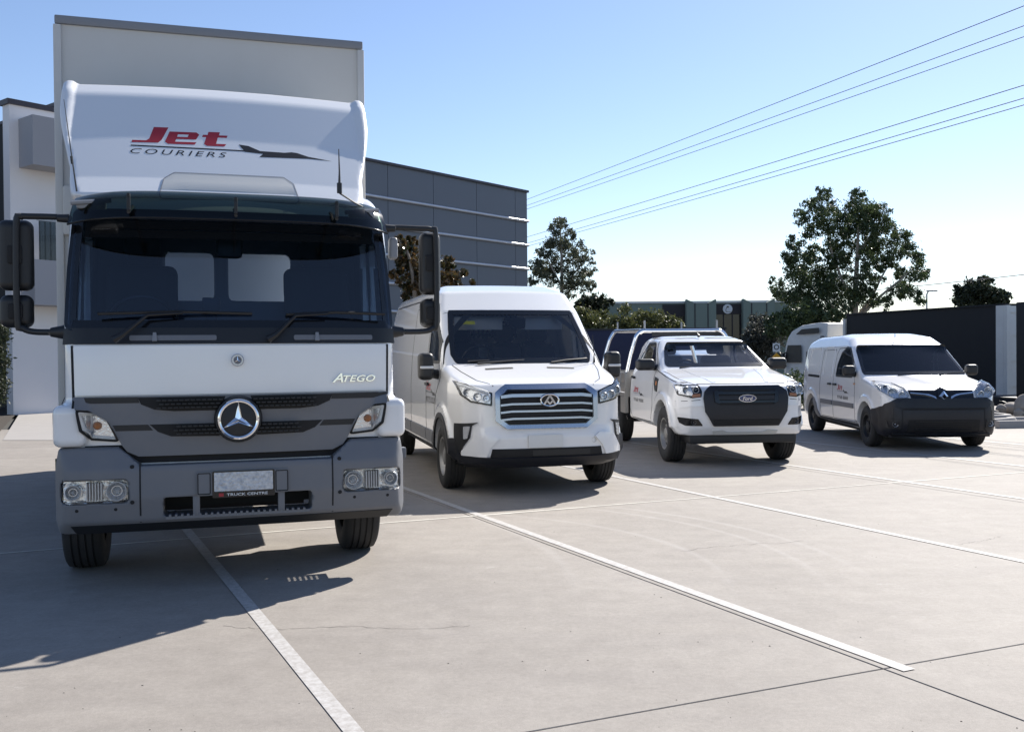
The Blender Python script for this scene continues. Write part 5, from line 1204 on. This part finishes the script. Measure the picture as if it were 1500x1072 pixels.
def make_semi():
    t = thing('semi_tractor', 'white cab-over semi tractor with dark side window beyond the compact van', 'truck', (14.2 - .28, 42.0 + .95, GL), 19.3)
    side = [(.0, .75), (.0, 4.05), (.4, 4.10), (1.35, 4.0), (1.88, 3.75), (2.08, 3.45), (2.2, 3.1), (2.44, 2.2), (2.48, 1.75), (2.5, .55), (1.9, .5), (1.9, .95), (.9, .95), (.9, .75)]
    side = [(a * 1.38, b) for a, b in side]
    B = Body([(a, b, .02) for a, b in side], [(1.22, -.1), (1.25, .0), (1.25, 3.0, .2), (1.0, 3.52, .2)], [(1.2, .4), (1.25, .8), (1.25, 2.2, .2), (1.22, 3.3, .2), (1.18, 4.1)], .04, .04)
    f = lambda x, y, z: B(x - 1.25, y, z)
    sdf_obj('cab', f, (-.1, -.12, .35), (2.6, 3.7, 4.15), .06, TRUCKW, t)
    def P(name, poly, m, off=.012, rad=.03): return patch(name, lambda x, y, z: f(x, y, z), 'L', [(a * 1.38, b) for a, b in poly], m, t, off, .01, .2, rad)
    P('side_window', [(1.25, 2.3), (2.2, 2.3), (1.98, 3.1), (1.25, 3.1)], BLACKP); P('window_backing', [(1.28, 2.33), (2.17, 2.33), (1.96, 3.07), (1.28, 3.07)], BLACKG, .004)
    P('roof_fairing_window', [(.3, 3.86), (1.2, 3.82), (1.55, 3.58), (.3, 3.62)], BLACKP); P('door_gap', [(.95, 1.0), (.98, 1.0), (.98, 2.8), (.95, 2.8)], SEAM, .004, 0)
    P('side_fairing', [(.03, .95), (.22, .95), (.22, 3.5), (.03, 3.5)], GREYP); P('step_panel', [(1.0, .6), (1.85, .6), (1.8, .9), (1.0, .9)], GREYP)
    for s, x in ((-1, -.16), (1, 2.66)):
        MB().box((x - .06, 2.9, 2.0), (x + .06, 3.05, 2.75), .03).tube([(x, 2.95, 2.7), (x + s * -.25, 2.8, 2.85)], .03, 6).build('mirror', BLACKP, t)
    ch = MB(); ch.box((.7, -3.4, .65), (.82, 1.5, .9)).box((1.68, -3.4, .65), (1.8, 1.5, .9)).build('chassis', BLACKP, t, smooth=False)
    simple_wheels(t, [(.2, 1.93, -1), (2.3, 1.93, 1), (.25, -2.6, -1), (2.25, -2.6, 1)], .5, .32)
make_semi()
t = trailer('navy_trailer', 'dark navy curtain-sided trailer standing behind the tray ute rack', (3.15, 42.0, GL), -4, 2.45, 1.0, 3.86, NAVY)
for o in list(t.children): bpy.data.objects.remove(o, do_unlink=True)
MB().box((0, 0, .95), (6.05, 2.45, 3.80), .05).build('curtain_body', NAVY, t)
MB().box((-.03, -.03, 3.79), (6.08, 2.48, 3.87)).build('roof_rail', BLACKP, t, smooth=False)
for k in range(0): MB().box((.3 + k * .68, -.006, 1.0), (.35 + k * .68, -.002, 3.7)).build('curtain_strap', NAVY, t, smooth=False)
MB().box((0, .1, .70), (6.05, 2.35, .94)).build('floor_frame', BLACKP, t, smooth=False)
def wheels_y(t, pts, r, w):
    for x, y, s in pts:
        h = MB().lathe([(0, -.3 * w), (r * .58, -.25 * w), (r * .58, .3 * w), (0, .4 * w)], (x, y, r), 'y', 18, s).build('wheel', STEEL, t)
        MB().lathe([(r * .58, -.45 * w), (r * .8, -.5 * w), (r, -.4 * w), (r, .4 * w), (r * .8, .5 * w), (r * .58, .45 * w)], (x, y, r), 'y', 28, s).build('tyre', RUBBER, h)
wheels_y(t, [(1.2, .3, -1), (2.3, .3, -1), (5.1, .3, -1), (1.2, 2.15, 1), (2.3, 2.15, 1), (5.1, 2.15, 1)], .48, .3)
def make_car():
    t = thing('parked_car', 'silver parked car mostly hidden behind the tray ute cab', 'car', (5.28, 24.2, -.09), 8)
    B = Body([(.0, .35, .1), (.05, .75, .1), (.25, .92, .1), (1.0, 1.02), (1.7, 1.55, .2), (2.4, 1.66, .4), (3.4, 1.6, .3), (4.1, 1.1, .2), (4.3, .9, .1), (4.3, .35, .1)], [(.5, -.02), (.8, .2, .2), (.88, .6), (.88, 4.0, .2), (.6, 4.35)], [(.82, .3), (.88, .6), (.87, .95, .1), (.62, 1.6, .15), (.4, 1.75)], .08, .08, .1)
    cut = lambda x, y, z: np.maximum(np.maximum(B(x, y, z), -np.maximum(np.hypot(y - .85, z - .33) - .37, .6 - np.abs(x))), -np.maximum(np.hypot(y - 3.5, z - .33) - .37, .6 - np.abs(x)))
    sdf_obj('body', cut, (-1, -.1, .2), (1, 4.5, 1.8), .045, SILVER, t)
    patch('windscreen', B, 'F', [(-.74, 1.06), (.74, 1.06), (.60, 1.52), (-.60, 1.52)], BLACKG, t, .004, .0, .1, .04)
    for s in 'LR': patch('side_window', B, s, [(1.35, 1.08), (3.5, 1.08), (3.3, 1.48), (1.85, 1.5)], BLACKG, t, .004, .0, .2, .05)
    for s in (-1, 1): patch('headlamp', B, 'F', [(s * .5, .78), (s * .78, .80), (s * .76, .68), (s * .5, .66)], LAMPIN, t, .006, .01, .1, .02)
    patch('grille', B, 'F', [(-.42, .62), (.42, .62), (.44, .78), (-.44, .78)], MESHG, t, .006, .01, .1, .02)
    simple_wheels(t, [(-.74, .85, -1), (.74, .85, 1), (-.74, 3.5, -1), (.74, 3.5, 1)], .32, .2)
make_car()

# ================================================================== street furniture
x = (1137 - 750) / FPX * 40
t = thing('road_sign', 'yellow diamond speed hump sign below a small white sign on one post', 'sign', (x, 40, float(gz(x, 40))), 0)
MB().tube([(0, 0, 0), (0, 0, 3.2)], .03, 8).build('post', GALV, t)
z0 = 1.22 - float(gz(x, 40)); d = .25
dm = MB().prism([(0, z0 - d), (d, z0), (0, z0 + d), (-d, z0)], -.06, -.04).build('diamond_plate', SIGNY, t, smooth=False)
MB().prism([(-.15, z0 - .06), (.15, z0 - .06), (.15, z0 - .03), (.07, z0 + .03), (-.07, z0 + .03), (-.15, z0 - .03)], -.066, -.062).build('hump_symbol', BLACKD, dm, smooth=False)
sw = MB().box((-.15, -.06, z0 + .29), (.15, -.04, z0 + .64)).build('white_plate', SIGNW, t, smooth=False)
MB().lathe([(.07, -.004), (.11, -.004), (.11, 0), (.07, 0)], (0, -.061, z0 + .48), 'y', 20, 1, True).build('ring_symbol', BLACKD, sw)
x = (1358 - 750) / FPX * 70
t = thing('street_lamp', 'slim grey street lamp beside the tall eucalyptus crown', 'lamp', (x, 70, float(gz(x, 70))), 0)
h = 5.75 - float(gz(x, 70))
MB().tube([(0, 0, 0), (0, 0, h - .2), (.1, 0, h)], [.09, .06, .05], 8).build('pole', GALV, t)
MB().box((.0, -.12, h), (.75, .12, h + .12), .04).build('lamp_head', GALV, t)

# power lines on two poles
def wire(u0, v0, u1, v1, h, name, label, group):
    D0 = (h - EYE) * FPX / (519 - .0088 * (u0 - 750) - v0); D1 = (h - EYE) * FPX / (519 - .0088 * (u1 - 750) - v1)
    A, B = at(u0, v0, D0), at(u1, v1, D1); return A, B
W6 = [(290.8, 8, 10.0), (299.7, 37, 10.0), (305, 53, 10.0), (345.7, 123, 7.8), (354.9, 142, 7.8), (359.5, 152, 7.8)]
ends = []
WL = ['topmost overhead power line crossing the sky', 'second overhead power line, in the upper set of three', 'third overhead power line, lowest of the upper set', 'fourth overhead power line, highest of the lower set', 'fifth overhead power line, middle of the lower set', 'lowest overhead power line of the two sets of three']
for (v0, v1, h), lab in zip(W6, WL):
    A, B = wire(774, v0, 1500, v1, h, '', '', ''); d = B - A; P0, P1 = A - d * .34, B + d * .42; P0[2] = P1[2] = h; ends.append((P0, P1))
    n = 40; pts = [P0 + (P1 - P0) * k / n - np.array([0, 0, .25 * 4 * (k / n) * (1 - k / n) * .3]) for k in range(n + 1)]
    tag(MB().tube(pts, .011, 5).build('power_line', WIRE), lab, 'wire', 'overhead power lines')
for e, lab in ((0, 'timber power pole standing behind the grey building'), (1, 'timber power pole beside the street, carrying the near ends of the wires')):
    for g_ in (0,):
        c = np.mean([x[e] for x in ends], 0); b = float(gz(c[0], c[1])); t = thing('power_pole', lab, 'pole', (c[0], c[1], b), 0)
        MB().tube([(0, 0, -.1), (0, 0, 10.3 - b)], [.17, .12], 10).build('pole', WOOD, t)
        for lo_, hi_, zz in ((0, 3, 9.93), (3, 6, 7.73)):
            P, Q = np.array(ends[lo_][e]), np.array(ends[hi_ - 1][e]); P[2] = Q[2] = zz; m_ = (P + Q) / 2; d = (Q - P) / np.linalg.norm(Q - P)
            P, Q = P - d * .15 - [c[0], c[1], b], Q + d * .15 - [c[0], c[1], b]
            MB().tube([P, Q], .06, 6).build('crossarm', WOOD, t)
A, B = wire(1128, 438, 1500, 398, 6.2, '', '', ''); d = B - A; P1 = B + d * .5
pts = [A + (P1 - A) * k / 30 - np.array([0, 0, .8 * (k / 30) * (1 - k / 30)]) for k in range(31)]
tag(MB().tube(pts, .026, 5).build('service_line', WIRE), 'single sagging service wire from the sage warehouse across the eucalyptus', 'wire')
b = float(gz(P1[0], P1[1])); t = thing('service_pole', 'galvanised service pole holding the single sagging wire', 'pole', (P1[0], P1[1], b)); MB().tube([(0, 0, -.1), (0, 0, P1[2] - b + .3)], .08, 8).build('pole', GALV, t)

# kerbed island, boulders, garden bed and path
def kerb(name, pts, w=.16, h=.14):
    P = [np.array(p) for p in curve_pts([(a, b) for a, b in pts], 6)]; v, f = [], []
    for i, p in enumerate(P):
        d = P[min(i + 1, len(P) - 1)] - P[max(i - 1, 0)]; d = d / np.linalg.norm(d); n = np.array([-d[1], d[0]])
        v += [(*(p + n * w / 2), -.09), (*(p + n * w * .42), h), (*(p - n * w * .36), h), (*(p - n * w / 2), h - .03), (*(p - n * w / 2), -.09)]
    for i in range(len(P) - 1):
        for k in range(4): f.append((i * 5 + k, i * 5 + k + 1, i * 5 + k + 6, i * 5 + k + 5))
    f += [(0, 1, 2, 3, 4), tuple((len(P) - 1) * 5 + k for k in (4, 3, 2, 1, 0))]
    b = MB(); b.add(v, f); return tag(b.build(name, KERB), kind='structure')
g0 = gp(1461, 627)[:2]
kerb('kerb', [(g0[0], g0[1]), (g0[0] + 1.2, g0[1] + .05), (g0[0] + 5, g0[1] - .2)])
g1 = gp(1442, 618)[:2]
kerb('kerb', [(g1[0], g1[1]), (g1[0] + .4, g1[1] + .05), (g1[0] + .65, g1[1] + .35), (g1[0] + .6, g1[1] + 1.2)])
kerb('kerb', [(g0[0] + .15, g0[1] + .5), (g0[0] + .7, g0[1] + .85), (g0[0] + 1.2, g0[1] + 1.1), (g0[0] + 5, g0[1] + 1.1)])
bed = obj('garden_bed', [(g0[0] - 1.5, g1[1] + .7, .005), (g0[0] + 8, g1[1] + .9, .005), (g0[0] + 8, g1[1] + 3.2, .005), (g0[0] - 1.5, g1[1] + 3.0, .005)], [(0, 1, 2, 3)], MULCH, smooth=False); tag(bed, kind='structure')
def boulder(u, v, rx, rz, D, label, seed):
    rg = np.random.default_rng(seed); bm = bmesh.new(); bmesh.ops.create_icosphere(bm, subdivisions=4, radius=1)
    dirs = rg.normal(size=(7, 3)); dirs /= np.linalg.norm(dirs, axis=1, keepdims=True); offs = rg.uniform(.62, .9, 7)
    fr = rg.normal(size=(6, 3)) * 3; ph = rg.uniform(0, 6, 6)
    for p in bm.verts:
        c = np.array(p.co)
        for d, o in zip(dirs, offs):
            e = c @ d - o
            if e > 0: c = c - d * e * .85
        c = c * (1 + .03 * np.sin(fr @ c + ph).sum() / 2)
        p.co = Vector((c[0] * rx, c[1] * rx * .9, c[2] * rz))
    x = (u - 750) / FPX * D
    me = bpy.data.meshes.new('boulder'); bm.to_mesh(me); bm.free(); me.materials.append(STONE); me.polygons.foreach_set('use_smooth', [True] * len(me.polygons))
    o = bpy.data.objects.new('boulder', me); COL.objects.link(o); o.location = (x, D, rz * .72); o.rotation_euler = (0, 0, rg.uniform(0, 6))
    return tag(o, label, 'rock', 'boulders in the garden bed')
boulder(1484, 604, .24, .17, 22.6, 'wide low grey boulder below the dark mudguard', 1); boulder(1503, 600, .25, .30, 21.6, 'tall rounded tan boulder, largest on the bed', 2)
boulder(1467, 603, .13, .15, 22.4, 'pale upright boulder between the van and the low grey one', 3); boulder(1457, 606, .10, .10, 21.8, 'small pale stone closest to the compact van', 4)
boulder(1493, 610, .12, .12, 21.4, 'small brown stone wedged between two larger boulders', 5); boulder(1474, 600, .11, .13, 23.2, 'small sandy stone behind the pale upright boulder', 6)
path = obj('path', [(*gp(4, 645)[:2], .006), (*gp(100, 645)[:2], .006), (*gp(100, 598)[:2], .012), (*gp(33, 599)[:2], .012)], [(0, 1, 2, 3)], KERB, smooth=False); tag(path, kind='structure')
mu = obj('mulch_bed', [(*gp(-60, 640)[:2], .008), (*gp(0, 632)[:2], .008), (*gp(30, 600)[:2], .009), (*gp(24, 590)[:2], .009), (*gp(-90, 592)[:2], .009)], [(0, 1, 2, 3, 4)], MULCH, smooth=False); tag(mu, kind='structure')

vv, ff = [], []
for k in range(110):
    u, v_ = rng.uniform(0, 1500), rng.uniform(690, 1072); p = gp(u, v_); r_ = rng.uniform(.0015, .0045); n = len(vv)
    if abs(p[0]) > 12: continue
    a = rng.uniform(0, 6)
    vv += [(p[0] + r_ * math.cos(a + q * 2.1) * rng.uniform(.7, 2.0), p[1] + r_ * math.sin(a + q * 2.1), .0005) for q in range(3)] + [(p[0], p[1], r_ * .8)]
    ff += [(n, n + 1, n + 3), (n + 1, n + 2, n + 3), (n + 2, n, n + 3)]
tag(obj('grit', vv, ff, MULCH, smooth=False), 'scattered grit and leaf crumbs on the concrete', 'grit', kind='stuff')
# hairline cracks in the slabs
for P in ([(330, 917), (395, 921), (460, 919), (540, 918), (600, 921), (690, 917)], [(1000, 807), (1060, 800), (1110, 797), (1180, 792)], [(1405, 797), (1432, 793), (1452, 789), (1470, 786)]):
    pts = [gp(u + rng.uniform(-4, 4), v_ + rng.uniform(-1.2, 1.2))[:2] for u, v_ in curve_pts(P, 7)]; vv = []
    for i, p in enumerate(pts):
        d = pts[min(i + 1, len(pts) - 1)] - pts[max(i - 1, 0)]; d = d / max(np.linalg.norm(d), 1e-6); n_ = np.array([-d[1], d[0]]) * rng.uniform(.0006, .0022)
        vv += [(*(p + n_), .0012), (*(p - n_), .0012)]
    obj('crack', vv, [(2 * i, 2 * i + 1, 2 * i + 3, 2 * i + 2) for i in range(len(pts) - 1)], JOINT, park, smooth=False)
